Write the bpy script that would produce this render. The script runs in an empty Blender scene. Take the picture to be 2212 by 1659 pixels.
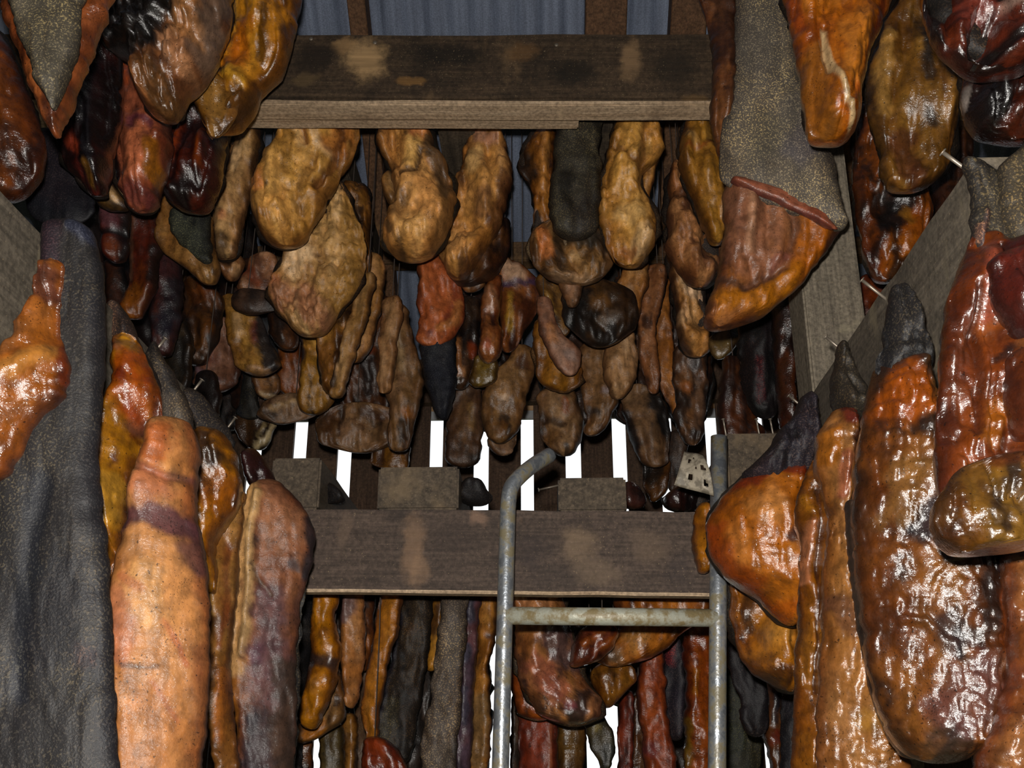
import bpy, bmesh, math, random
import numpy as np
from mathutils import Matrix, Vector

# ------------------------------------------------------------------ camera, sky, flash, exposure
F = 2250.0                       # focal length in pixels of the 2212 x 1659 frame
CAMZ = 1.45
PITCH, YAW = math.radians(20.48), math.radians(1.93)
sc = bpy.context.scene
COL = sc.collection
cam = bpy.data.cameras.new('camera'); cam.sensor_width = 36.0; cam.lens = F/2212*36; cam.clip_start = 0.02
camo = bpy.data.objects.new('camera', cam); COL.objects.link(camo)
camo.location = (0, 0, CAMZ); camo.rotation_euler = (math.pi/2+PITCH, 0, YAW)
sc.camera = camo
w = bpy.data.worlds.new('sky'); sc.world = w; w.use_nodes = True
w.node_tree.nodes['Background'].inputs[0].default_value = (0.93, 0.97, 1.0, 1)
w.node_tree.nodes['Background'].inputs[1].default_value = 1.35
fl = bpy.data.lights.new('camera_flash', 'POINT'); fl.energy = 143; fl.color = (1.0, 0.96, 0.9); fl.shadow_soft_size = 0.016
flo = bpy.data.objects.new('camera_flash', fl); COL.objects.link(flo); flo.location = (-0.02, 0.0, CAMZ+0.075)
vs = sc.view_settings
sc.display_settings.display_device = 'sRGB'
vs.view_transform = 'Standard'; vs.look = 'None'; vs.gamma = 1.0; vs.exposure = 0.0; vs.use_curve_mapping = False

# ------------------------------------------------------------------ helpers
def _rot():
    a = math.pi/2+PITCH
    Rx = np.array([[1,0,0],[0,math.cos(a),-math.sin(a)],[0,math.sin(a),math.cos(a)]])
    Rz = np.array([[math.cos(YAW),-math.sin(YAW),0],[math.sin(YAW),math.cos(YAW),0],[0,0,1]])
    return Rz@Rx
RM = _rot()
def rays(px, py):
    px = np.asarray(px, float); py = np.asarray(py, float)
    c = np.stack([(px-1106)/F, (829.5-py)/F, -np.ones_like(px)], -1)
    return c@RM.T
def at(px, py, D):
    """the point of the place seen at a pixel of the photograph, D metres into the shed"""
    d = rays(px, py); p = d*(np.asarray(D)/d[..., 1])[..., None]
    p[..., 2] += CAMZ
    return p
def lin(h):
    if isinstance(h, str):
        v = [int(h[i:i+2], 16)/255 for i in (0, 2, 4)]
    else: v = h
    return np.array([c/12.92 if c <= .04045 else ((c+.055)/1.055)**2.4 for c in v])
_rng = np.random.RandomState(7)
_LAT = _rng.rand(32, 32, 32).astype(np.float32)
def vnoise(x, y, z):
    xi = np.floor(x).astype(int); yi = np.floor(y).astype(int); zi = np.floor(z).astype(int)
    fx, fy, fz = x-xi, y-yi, z-zi
    fx, fy, fz = [t*t*t*(t*(t*6-15)+10) for t in (fx, fy, fz)]
    def L(a, b, c): return _LAT[(xi+a) & 31, (yi+b) & 31, (zi+c) & 31]
    r = ((L(0,0,0)*(1-fx)+L(1,0,0)*fx)*(1-fy)+(L(0,1,0)*(1-fx)+L(1,1,0)*fx)*fy)*(1-fz) + \
        ((L(0,0,1)*(1-fx)+L(1,0,1)*fx)*(1-fy)+(L(0,1,1)*(1-fx)+L(1,1,1)*fx)*fy)*fz
    return r
def fbm(x, y, z, o=3):
    s = 0; a = .5; n = 0
    for i in range(o):
        s = s+a*vnoise(x*2**i+i*7.3, y*2**i+i*3.1, z*2**i+i*5.7); n += a; a *= .55
    return s/n*2-1
def sst(a, b, x):
    t = np.clip((x-a)/(b-a), 0, 1); return t*t*(3-2*t)
def pchip(x, y, xq):
    x = np.asarray(x, float); y = np.asarray(y, float); h = np.diff(x); d = np.diff(y)/h
    m = np.zeros(len(x))
    if len(x) > 2:
        for i in range(1, len(x)-1):
            if d[i-1]*d[i] > 0:
                w1 = 2*h[i]+h[i-1]; w2 = h[i]+2*h[i-1]; m[i] = (w1+w2)/(w1/d[i-1]+w2/d[i])
    m[0] = d[0]; m[-1] = d[-1]
    k = np.clip(np.searchsorted(x, xq)-1, 0, len(h)-1); t = (xq-x[k])/h[k]
    return (2*t**3-3*t**2+1)*y[k]+(t**3-2*t**2+t)*h[k]*m[k]+(-2*t**3+3*t**2)*y[k+1]+(t**3-t**2)*h[k]*m[k+1]
def make_mesh(name, V, faces, col=None, smooth=True, mat=None):
    me = bpy.data.meshes.new(name)
    V = np.asarray(V, np.float32); fa = np.asarray(faces, np.int32); n = fa.shape[1]
    me.vertices.add(len(V)); me.vertices.foreach_set('co', V.ravel())
    me.loops.add(fa.size); me.loops.foreach_set('vertex_index', fa.ravel())
    me.polygons.add(len(fa)); me.polygons.foreach_set('loop_start', np.arange(len(fa), dtype=np.int32)*n)
    me.polygons.foreach_set('use_smooth', np.full(len(fa), smooth))
    me.update(calc_edges=True)
    if col is not None:
        a = me.color_attributes.new('Col', 'FLOAT_COLOR', 'POINT')
        c4 = np.ones((len(V), 4), np.float32); c4[:, :col.shape[1]] = col; a.data.foreach_set('color', c4.ravel())
    if mat: me.materials.append(mat)
    return me
def add(name, me, parent=None, loc=(0, 0, 0)):
    o = bpy.data.objects.new(name, me); COL.objects.link(o); o.location = loc
    if parent is not None: o.parent = parent
    return o
def tag(o, label=None, cat=None, group=None, kind=None):
    if label: o['label'] = label
    if cat: o['category'] = cat
    if group: o['group'] = group
    if kind: o['kind'] = kind
    return o

# ------------------------------------------------------------------ materials
def new_mat(name):
    m = bpy.data.materials.new(name); m.use_nodes = True
    nt = m.node_tree; b = nt.nodes['Principled BSDF']
    return m, nt, b
def N(nt, t, **kw):
    n = nt.nodes.new(t)
    for k, v in kw.items(): setattr(n, k, v)
    return n
def noise_node(nt, vec, scale, detail=2.0, rough=.5):
    n = N(nt, 'ShaderNodeTexNoise'); n.inputs['Scale'].default_value = scale
    n.inputs['Detail'].default_value = detail; n.inputs['Roughness'].default_value = rough
    nt.links.new(vec, n.inputs['Vector']); return n.outputs['Fac']
def maprange(nt, v, a, b, c, d):
    n = N(nt, 'ShaderNodeMapRange'); n.interpolation_type = 'SMOOTHSTEP'
    for i, x in zip((1, 2, 3, 4), (a, b, c, d)): n.inputs[i].default_value = x
    nt.links.new(v, n.inputs[0]); return n.outputs[0]
def mulc(nt, colour, fac):
    n = N(nt, 'ShaderNodeMix', data_type='RGBA', blend_type='MULTIPLY'); n.inputs[0].default_value = 1
    nt.links.new(colour, n.inputs[6]); nt.links.new(fac, n.inputs[7]); return n.outputs[2]
def mixc(nt, fac, a, b):
    n = N(nt, 'ShaderNodeMix', data_type='RGBA')
    if isinstance(fac, (int, float)): n.inputs[0].default_value = fac
    else: nt.links.new(fac, n.inputs[0])
    for s, x in ((6, a), (7, b)):
        if isinstance(x, (tuple, list, np.ndarray)): n.inputs[s].default_value = (*[float(q) for q in x[:3]], 1)
        else: nt.links.new(x, n.inputs[s])
    return n.outputs[2]
def math2(nt, op, a, b):
    n = N(nt, 'ShaderNodeMath', operation=op)
    for i, x in enumerate((a, b)):
        if isinstance(x, (int, float)): n.inputs[i].default_value = x
        else: nt.links.new(x, n.inputs[i])
    return n.outputs[0]
def objvec(nt, scale=(1, 1, 1)):
    tc = N(nt, 'ShaderNodeTexCoord'); oi = N(nt, 'ShaderNodeObjectInfo')
    mp = N(nt, 'ShaderNodeMapping'); mp.inputs['Scale'].default_value = scale
    s = math2(nt, 'MULTIPLY', oi.outputs['Random'], 37.0)
    cx = N(nt, 'ShaderNodeCombineXYZ')
    for i in range(3): nt.links.new(s, cx.inputs[i])
    nt.links.new(cx.outputs[0], mp.inputs['Location'])
    nt.links.new(tc.outputs['Object'], mp.inputs['Vector']); return mp.outputs[0]
def bump(nt, h, strength, dist, normal=None):
    n = N(nt, 'ShaderNodeBump'); n.inputs['Strength'].default_value = strength; n.inputs['Distance'].default_value = dist
    nt.links.new(h, n.inputs['Height'])
    if normal is not None: nt.links.new(normal, n.inputs['Normal'])
    return n.outputs[0]

def flesh_material(name, wet, rough, gl):
    m, nt, b = new_mat(name)
    at_ = N(nt, 'ShaderNodeAttribute', attribute_name='Col')
    v = objvec(nt); vz = objvec(nt, (1, 1, .16))
    fib = maprange(nt, noise_node(nt, vz, 110, 3), .3, .72, .86, 1.1)
    blo = maprange(nt, noise_node(nt, v, 55, 5, .65), .3, .7, .62, 1.28)
    por = math2(nt, 'MULTIPLY', maprange(nt, noise_node(nt, v, 230, 1), .69, .76, 1.0, .3), maprange(nt, math2(nt, 'ADD', noise_node(nt, v, 520, 1), math2(nt, 'MULTIPLY', noise_node(nt, v, 18, 2), .6)), 1.0, 1.1, 1.0, .4))
    c = mulc(nt, at_.outputs['Color'], math2(nt, 'MULTIPLY', math2(nt, 'MULTIPLY', fib, blo), por))
    nt.links.new(c, b.inputs['Base Color'])
    n1 = bump(nt, noise_node(nt, v, 90, 4, .6), .5, .0009)
    n2 = bump(nt, noise_node(nt, v, 240, 2), .6, .001, n1)
    nt.links.new(n2, b.inputs['Normal'])
    b.inputs['Roughness'].default_value = rough
    b.inputs['Specular IOR Level'].default_value = .3
    b.inputs['Coat Weight'].default_value = wet
    nt.links.new(maprange(nt, noise_node(nt, v, 30, 2), .3, .7, gl, gl+.16), b.inputs['Coat Roughness'])
    n3 = bump(nt, noise_node(nt, objvec(nt, (1, 1, 1.5)), 210, 3, .55), 1.0, .0016, n1)
    nt.links.new(n3, b.inputs['Coat Normal'])
    return m
WET = flesh_material('wet_flesh', 1.0, .42, .09)
MID = flesh_material('dried_flesh', .4, .55, .1)
DRY = flesh_material('dry_flesh', .25, .6, .16)

def skin_material(name, grain):
    m, nt, b = new_mat(name)
    at_ = N(nt, 'ShaderNodeAttribute', attribute_name='Col')
    v = objvec(nt); vz = objvec(nt, (1, 1, .35))
    g = noise_node(nt, v, grain, 2, .6)
    sp = maprange(nt, g, .5, .68, 0, 1)
    st = maprange(nt, noise_node(nt, vz, 25, 3), .25, .75, .78, 1.2)
    base = mulc(nt, at_.outputs['Color'], st)
    bright = mulc(nt, base, mixc(nt, maprange(nt, noise_node(nt, v, 12, 2), .35, .65, 0, 1), (3.4, 3.0, 2.0), (2.0, 1.9, 1.7)))
    dk = mulc(nt, base, mixc(nt, 0, (.62, .62, .68), (.6, .6, .6)))
    nt.links.new(mixc(nt, sp, dk, bright), b.inputs['Base Color'])
    nt.links.new(bump(nt, g, .5, .0016), b.inputs['Normal'])
    b.inputs['Roughness'].default_value = .6; b.inputs['Specular IOR Level'].default_value = .28
    return m
SKIN = skin_material('rough_skin', 400)
SKINF = skin_material('fine_skin', 400)

def wood_material(name, c0, c1, c2, axis, stain=.5, pale=(.3, .2, .1), rough=.75, spots=(), org=None):
    m, nt, b = new_mat(name)
    s = [1, 1, 1]; s[axis] = .045
    vg = objvec(nt, s); v = objvec(nt)
    g1 = noise_node(nt, vg, 70, 6, .65); g2 = noise_node(nt, vg, 240, 3)
    c = mixc(nt, maprange(nt, g1, .25, .75, .15, .85), lin(c0), lin(c1))
    c = mulc(nt, c, maprange(nt, g2, .25, .75, .78, 1.18))
    c = mulc(nt, c, maprange(nt, noise_node(nt, v, 130, 4, .7), .3, .7, .62, 1.3))
    c = mixc(nt, maprange(nt, noise_node(nt, v, 9, 4, .6), .55-.12*stain, .78, 0, .75), c, lin(c2))
    sx = [1, 1, 1]; sx[axis] = 2.2
    c = mixc(nt, maprange(nt, noise_node(nt, objvec(nt, sx), 4.5, 5, .65), .58, .7, 0, .62), c, pale)
    if spots:
        tc = N(nt, 'ShaderNodeTexCoord'); nz = N(nt, 'ShaderNodeTexNoise'); nz.inputs['Scale'].default_value = 22; nz.inputs['Detail'].default_value = 5
        nt.links.new(tc.outputs['Object'], nz.inputs['Vector'])
        wv = N(nt, 'ShaderNodeVectorMath', operation='MULTIPLY_ADD'); nt.links.new(nz.outputs['Color'], wv.inputs[0])
        wv.inputs[1].default_value = (.05, 0, .05); nt.links.new(tc.outputs['Object'], wv.inputs[2])
        for px, py, rx, ry, colr, stg in spots:      # stains with a shape of their own
            p = at(px, py, 1.85); k = 1.85*1.12/F
            sub = N(nt, 'ShaderNodeVectorMath', operation='SUBTRACT'); nt.links.new(wv.outputs[0], sub.inputs[0])
            sub.inputs[1].default_value = (p[0]-org[0]+.025, 0, p[2]-org[1]+.025)
            ml = N(nt, 'ShaderNodeVectorMath', operation='MULTIPLY'); nt.links.new(sub.outputs[0], ml.inputs[0]); ml.inputs[1].default_value = (1/(rx*k), 0, 1/(ry*k))
            ln = N(nt, 'ShaderNodeVectorMath', operation='LENGTH'); nt.links.new(ml.outputs[0], ln.inputs[0])
            c = mixc(nt, maprange(nt, math2(nt, 'ADD', ln.outputs['Value'], math2(nt, 'MULTIPLY', noise_node(nt, v, 70, 5, .7), 1.0)), .95, 1.75, stg, 0), c, mulc(nt, mixc(nt, 0, lin(colr), lin(colr)), maprange(nt, g1, .25, .75, .7, 1.3)))
    c = mixc(nt, maprange(nt, noise_node(nt, v, 330, 1), .69, .75, 0, .4), c, lin('907c5e'))
    nt.links.new(c, b.inputs['Base Color'])
    b.inputs['Roughness'].default_value = rough; b.inputs['Specular IOR Level'].default_value = .25
    nt.links.new(bump(nt, g2, .3, .001, bump(nt, g1, .4, .0016)), b.inputs['Normal'])
    return m
UBO = (-.125, CAMZ+1.42); LBO = (-.205, CAMZ+.375)
W_BEAM_U = wood_material('dark_stained_beam_wood', '4c3c2c', '2a2119', '14110e', 0, .9, lin('5e4a34'), org=UBO, spots=[
  (790, 135, 52, 62, '9a7c56', .85), (745, 105, 30, 30, '8a6c48', .7), (1362, 120, 22, 62, '7c6246', .7), (1130, 110, 40, 30, '6a4c2c', .5), (960, 120, 90, 40, '17130f', .8), (680, 130, 60, 50, '1c1611', .8),
  (1240, 150, 60, 40, '191510', .8), (1460, 140, 60, 60, '1f1a14', .7), (890, 180, 40, 14, '77562e', .6), (1500, 200, 30, 12, '6a5030', .5), (660, 180, 30, 20, '5c4a30', .5)])
W_BEAM_L = wood_material('weathered_board_wood', '51433a', '362c26', '231d1a', 0, .4, lin('66503e'), org=LBO, spots=[
  (890, 1180, 26, 70, '8a6c52', 0.36), (905, 1230, 20, 40, '8a6c52', 0.30), (1250, 1170, 40, 40, '8a735a', 0.33), (1290, 1230, 50, 30, '7c6853', 0.33), (1400, 1170, 40, 40, '6f5c4a', 0.30), (740, 1150, 14, 50, '6c5848', 0.30),
  (1150, 1190, 30, 40, '2a2324', 0.42), (1200, 1240, 60, 20, '2a2422', 0.36), (980, 1160, 60, 40, '2c2320', 0.36), (1470, 1220, 30, 40, '30292a', 0.36), (1030, 1120, 20, 14, '8c6e5a', 0.42)])
W_UNDER = wood_material('pale_batten_wood', 'b09a80', '8a7258', '604e3e', 0, .1, lin('c0a684'))
W_RAIL = wood_material('grey_rail_wood', '544c41', '3a342c', '28231e', 1, .3, lin('6c624e'))
W_JOIST = wood_material('dark_joist_wood', '564a3c', '332b23', '1c1815', 1, .5, lin('6b5a44'))
W_POST = wood_material('grey_post_wood', '7a7060', '544c42', '3c352d', 2, .2, lin('8c826a'))
W_SLAT = wood_material('brown_slat_wood', '5c4636', '3a2a20', '241a14', 2, .4, lin('6c5340'))
W_RAFT = wood_material('brown_rafter_wood', '705038', '4a3422', '2c2018', 1, .3, lin('86643e'))
W_PURL = wood_material('brown_purlin_wood', '6c5138', '4a3826', '2c2018', 0, .3, lin('80623e'))
W_WALL = wood_material('old_side_wall_wood', '2c231c', '1c1612', '100d0b', 2, .5, lin('35291f'))

def simple(name, c, rough=.5, metal=0., var=None, scale=20, bumpd=0.):
    m, nt, b = new_mat(name)
    v = objvec(nt)
    if var:
        f = maprange(nt, noise_node(nt, v, scale, 5, .65), .42, .6, 0, 1)
        nt.links.new(mixc(nt, f, lin(c), lin(var)), b.inputs['Base Color'])
        if metal: nt.links.new(maprange(nt, noise_node(nt, v, scale, 5, .65), .42, .6, metal, 0), b.inputs['Metallic'])
    else:
        nt.links.new(mixc(nt, noise_node(nt, v, 40, 2), lin(c)*.85, lin(c)*1.1), b.inputs['Base Color']); b.inputs['Metallic'].default_value = metal
    b.inputs['Roughness'].default_value = rough
    if bumpd: nt.links.new(bump(nt, noise_node(nt, v, 200, 3), .5, bumpd), b.inputs['Normal'])
    return m
GALV = simple('galvanised_pipe', '8d9298', .36, .75, '6d6550', 32, .0012)
RUNG = simple('dirty_rung', 'a9a99a', .5, .3, '77694a', 38, .0014)
PLATE = simple('weathered_plate_metal', '8f8574', .6, .1, '5f574a', 60, .001)
NAIL = simple('nail_steel', '7a7064', .45, .6)
CORD = simple('dark_cord', '3a2f28', .8)
def roof_material():
    m, nt, b = new_mat('blue_grey_corrugated_sheet')
    v = objvec(nt); vs_ = objvec(nt, (1, .05, .05))
    c = mixc(nt, maprange(nt, noise_node(nt, vs_, 40, 5, .6), .3, .7, 0, 1), lin('5e6678'), lin('7a8498'))
    c = mulc(nt, c, maprange(nt, noise_node(nt, v, 300, 2), .3, .7, .75, 1.15))
    nt.links.new(c, b.inputs['Base Color']); b.inputs['Roughness'].default_value = .62; b.inputs['Metallic'].default_value = .15
    return m
ROOF = roof_material()
GRASS = simple('dry_ground', '54603a', .95, 0, '5c4c38', 6)
FASC = simple('sunlit_fascia_paint', 'b08c66', .8)
FASG = simple('grey_sheet_edge', '9a9c9e', .7)

# ------------------------------------------------------------------ boxes, tubes
def box_mesh(name, lo, hi, mat, bev=.004, seg=2, wob=0., res=None):
    bm = bmesh.new()
    bmesh.ops.create_cube(bm, size=1)
    lo = Vector(lo); hi = Vector(hi); d = hi-lo
    for v in bm.verts: v.co = Vector([v.co[i]*d[i] for i in range(3)])
    if bev: bmesh.ops.bevel(bm, geom=list(bm.edges), offset=bev, segments=seg, affect='EDGES')
    if wob:
        ax = max(range(3), key=lambda i: d[i]); n = 14
        for k in range(1, n):
            co = Vector((0, 0, 0)); co[ax] = (k/n-.5)*d[ax]; no = Vector((0, 0, 0)); no[ax] = 1
            bmesh.ops.bisect_plane(bm, geom=list(bm.verts)+list(bm.edges)+list(bm.faces), plane_co=co, plane_no=no)
        rnd = random.Random(name+str(tuple(lo)))
        off = [[rnd.uniform(-wob, wob) for _ in range(3)] for _ in range(n+2)]
        for v in bm.verts:
            k = int(round((v.co[ax]/d[ax]+.5)*n)); o = off[max(0, min(n, k))]
            for i in range(3):
                if i != ax: v.co[i] += o[i]
    me = bpy.data.meshes.new(name); bm.to_mesh(me); bm.free(); me.materials.append(mat)
    return me
def box(name, lo, hi, mat, parent=None, bev=.004, wob=0., base=None):
    c = [(a+b)/2 for a, b in zip(lo, hi)]
    o = add(name, box_mesh(name, lo, hi, mat, bev, 2, wob), parent)
    o.location = Vector(c)-(parent.matrix_basis.translation if parent is not None else Vector((0, 0, 0)))
    return o
def tube(name, pts, r, mat, parent=None, n=14, rfun=None, cap=True):
    pts = [Vector(p) for p in pts]; org = pts[0].copy(); V = []; Fq = []
    T = []
    for i in range(len(pts)):
        a = pts[max(0, i-1)]; b = pts[min(len(pts)-1, i+1)]; T.append((b-a).normalized())
    up = Vector((1, 0, 0)) if abs(T[0].x) < .9 else Vector((0, 1, 0))
    for i, p in enumerate(pts):
        s = T[i].cross(up).normalized(); q = T[i].cross(s).normalized()
        rr = rfun(i/(len(pts)-1)) if rfun else r
        for k in range(n):
            a = 2*math.pi*k/n; V.append(p-org+s*math.cos(a)*rr+q*math.sin(a)*rr)
    for i in range(len(pts)-1):
        for k in range(n): Fq.append((i*n+k, i*n+(k+1) % n, (i+1)*n+(k+1) % n, (i+1)*n+k))
    bm = bmesh.new(); vv = [bm.verts.new(v) for v in V]
    for f in Fq: bm.faces.new([vv[j] for j in f]).smooth = True
    if cap:
        bm.faces.new(vv[:n][::-1]); bm.faces.new(vv[-n:])
    bmesh.ops.recalc_face_normals(bm, faces=list(bm.faces))
    me = bpy.data.meshes.new(name); bm.to_mesh(me); bm.free(); me.materials.append(mat)
    o = add(name, me, parent)
    o.location = org-(parent.matrix_basis.translation if parent is not None else Vector((0, 0, 0)))
    return o
def nail(parent, p, d, L=.045, r=.0018):
    p = Vector(p); d = Vector(d).normalized()
    pts = [p-d*.01, p+d*L*.5, p+d*L*.96, p+d*L*.965, p+d*L]
    return tube('nail', pts, r, NAIL, parent, 8, lambda t: r if t < .7 else r*2.2)

# ------------------------------------------------------------------ the shed
ZR = CAMZ
ground = add('floor', make_mesh('floor', [(-9, -6, 0), (9, -6, 0), (9, 14, 0), (-9, 14, 0)], [(0, 1, 2, 3)], mat=GRASS)); tag(ground, kind='structure')
# roof: one slope of corrugated sheet falling towards the back wall
SL = .7
def roofz(D): return ZR+1.36+(3.4-D)*SL
def corrugated():
    xs = np.arange(-1.9, 1.75, .0095); V = []; Q = []
    prof = .009*np.clip(np.sin(xs/.13*2*np.pi)*2.2, -1, 1)
    Ds = np.linspace(-1.4, 3.5, 40)
    for D in Ds:
        for x, p in zip(xs, prof): V.append((x, D, roofz(D)+p))
    nx = len(xs)
    i = np.arange(len(Ds)-1)[:, None]*nx+np.arange(nx-1)[None]
    Q = np.stack([i, i+1, i+nx+1, i+nx], -1).reshape(-1, 4)
    return make_mesh('ceiling', V, Q, mat=ROOF)
ceil = add('ceiling', corrugated()); tag(ceil, kind='structure')
def rafter(px, py, wd, D0=-1.4, D1=3.4):
    d = rays(px, py)                         # where that sight line meets the rafter's underside
    t = (1.36-.11+3.4*SL)/(d[2]+SL*d[1]); x = d[0]*t
    bm = bmesh.new(); V = []
    for D in (D0, D1):
        for dz in (-.015, -.11):
            for s in (-1, 1): V.append(bm.verts.new((s*wd/2, D-1, (1-D)*SL+dz)))
    for f in ((0, 1, 3, 2), (4, 6, 7, 5), (0, 4, 5, 1), (2, 3, 7, 6), (0, 2, 6, 4), (1, 5, 7, 3)): bm.faces.new([V[i] for i in f])
    bmesh.ops.recalc_face_normals(bm, faces=list(bm.faces))
    bmesh.ops.bevel(bm, geom=list(bm.edges), offset=.003, segments=1, affect='EDGES')
    me = bpy.data.meshes.new('rafter'); bm.to_mesh(me); bm.free(); me.materials.append(W_RAFT)
    return add('rafter', me, ceil, (x, 1, roofz(1)))
for px, py, wd in ((770, 20, .05), (1310, 20, .115), (1490, 20, .1), (250, 20, .06), (1900, 20, .08)): rafter(px, py, wd)
def purlin(py, D, h=.07):
    z = roofz(D)-.03
    return box('purlin', (-1.85, D-.03, z-h), (1.7, D+.03, z), W_PURL, ceil)
zz = at(1110, 540, 2.95)[2]
# purlins: solve the depth at which the roof is seen at the photograph's height
def roof_D(px, py):
    d = rays(px, py); return float((1.36+3.4*SL)/(d[2]/d[1]+SL))
for py in (535,): purlin(py, roof_D(1110, py)-.03)
# back wall: top plate, slats with open gaps, a rail and the fascia outside
plate_lo, plate_hi = at(1140, 866, 3.36)[2], at(1140, 790, 3.36)[2]
wb = box('wall_back', (-1.9, 3.36, plate_lo), (1.75, 3.41, plate_hi+.03), W_SLAT); tag(wb, kind='structure')
SY0, SY1 = 3.412, 3.437
gaps = [648, 748, 848, 951, 1048, 1141, 1239, 1339, 1437, 1537]
gx = [float(at(p, 950, SY0)[0]) for p in gaps]
pitch = (gx[-1]-gx[0])/(len(gx)-1); cen = [gx[0]+pitch*k for k in range(-7, 20)]
zmid = ZR+.66
rnd = random.Random(3)
for a, b in zip(cen, cen[1:]):
    lo = a+.023+rnd.uniform(-.004, .004); hi = b-.023+rnd.uniform(-.004, .004)
    box('slat', (lo, SY0, zmid-.06), (hi, SY1, plate_hi), W_SLAT, wb, .003)
lowgap = [(676, 702), (1050, 1108), (1268, 1336), (1612, 1626), (1652, 1668)]
ed = [-1.9]
for a, b in lowgap: ed += [float(at(a, 1600, SY1)[0]), float(at(b, 1600, SY1)[0])]
ed.append(1.75)
for k in range(0, len(ed), 2):
    a, b = ed[k], ed[k+1]; n = max(1, round((b-a)/.16))
    for j in range(n):
        box('slat', (a+(b-a)*j/n+.0015, SY1+.002, 0.0), (a+(b-a)*(j+1)/n-.0015, SY1+.027, zmid), W_SLAT, wb, .003)
box('girt', (-1.9, 3.36, ZR+.6), (1.75, 3.41, ZR+.7), W_SLAT, wb)
fz = [at(1140, p, 3.47)[2] for p in (868, 888, 906)]
o = box('fascia_board', (-1.9, 3.46, fz[1]), (1.75, 3.48, fz[0]), FASC, wb, .002)
o = box('sheet_edge', (-1.9, 3.462, fz[2]), (1.75, 3.478, fz[1]), FASG, wb, .002)
# side walls
for nm, x in (('wall_left', -1.9), ('wall_right', 1.72)):
    V = []; Q = []
    for k in range(33):
        y0 = -1.4+k*.15; dx = .012*(k % 2)
        for y in (y0, y0+.147):
            V += [(x+dx, y, 0), (x+dx, y, roofz(y)-.01)]
        b = k*4; Q.append((b, b+2, b+3, b+1))
        if k < 32: Q.append((b+2, b+4, b+5, b+3))
    tag(add(nm, make_mesh(nm, V, Q, smooth=False, mat=W_WALL)), kind='structure')

V = []; Q = []
for k in range(24):                              # unseen wall behind the camera, added to cut ambient light
    x0 = -1.9+k*.152
    b = len(V); V += [(x0, -1.4, 0), (x0+.145, -1.4, 0), (x0+.145, -1.4, roofz(-1.4)-.01), (x0, -1.4, roofz(-1.4)-.01)]; Q.append((b, b+1, b+2, b+3))
tag(add('wall_front_added', make_mesh('wall_front_added', V, Q, smooth=False, mat=W_WALL)), kind='structure')

# upper beam
ub = box('roof_beam', (-1.2, 1.85, ZR+1.335), (.95, 1.91, ZR+1.505), W_BEAM_U, None, .004, .0025)
ub.rotation_euler = (0, math.radians(1.5), 0)
tag(ub, 'long dark stained wooden beam with pale patches across the top', 'beam')
s = float(at(1252, 255, 1.94)[0])
o = box('batten', (-1.2, 1.912, ZR+1.345), (s, 1.975, ZR+1.47), W_UNDER, ub, .003, .001)
o2 = box('bottom_lath', (-1.2, 1.852, ZR+1.323), (.95, 1.909, ZR+1.336), W_UNDER, ub, .003, .001)
for px, py in ((672, 84), (1202, 97), (810, 92)):
    p = at(px, py, 1.85); q = Vector(p)-ub.location
    bm = bmesh.new(); bmesh.ops.create_uvsphere(bm, u_segments=10, v_segments=6, radius=.0045)
    for v in bm.verts: v.co.y *= .5
    me = bpy.data.meshes.new('screw_head'); bm.to_mesh(me); bm.free(); me.materials.append(NAIL)
    oo = add('screw_head', me, ub, ub.rotation_euler.to_matrix().inverted()@q)
# lower board
lb = box('cross_board', (-.72, 1.85, ZR+.301), (.31, 1.9, ZR+.449), W_BEAM_L, None, .003, .0012)
lb.rotation_euler = (0, math.radians(.9), 0)
oe = box('worn_edge', (-.72, 1.849, ZR+.298), (.31, 1.88, ZR+.304), W_UNDER, lb, .002, .0008)
tag(lb, 'weathered brown cross board behind the metal ladder', 'board')
# joists resting on the lower board
def joist(pl, pr, pt, pb, label, D=1.853, D1=3.34, lift=.0):
    a = at(pl, (pt+pb)/2, D); b = at(pr, (pt+pb)/2, D); zt = at((pl+pr)/2, pt, D)[2]; zb = at((pl+pr)/2, pb, D)[2]
    o = box('joist', (a[0], D, ZR+.449-.0157*(a[0]+b[0])/2-.003), (b[0], D1, zt), W_JOIST, None, .004, .001)
    tag(o, label, 'joist', 'joists resting on the cross board'); return o
j1 = joist(586, 692, 988, 1086, 'joist end with a pale chipped corner at the left of the cross board')
j2 = joist(815, 990, 1008, 1092, 'wide black stained joist end on the middle of the cross board')
j3 = joist(1205, 1352, 1030, 1101, 'pale brown brick-like joist end on the cross board inside the ladder')
j4 = joist(1573, 1692, 936, 1104, 'tall grey joist end behind the right ladder rail', D1=2.3)
nail(j3, at(1208, 1048, 1.87), (-1, -.1, -.25), .04)
for px, py in ((1568, 938), (1640, 938), (1670, 938)): nail(j4, at(px, py, 1.86), (-.1, 0, 1), .03)
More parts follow.
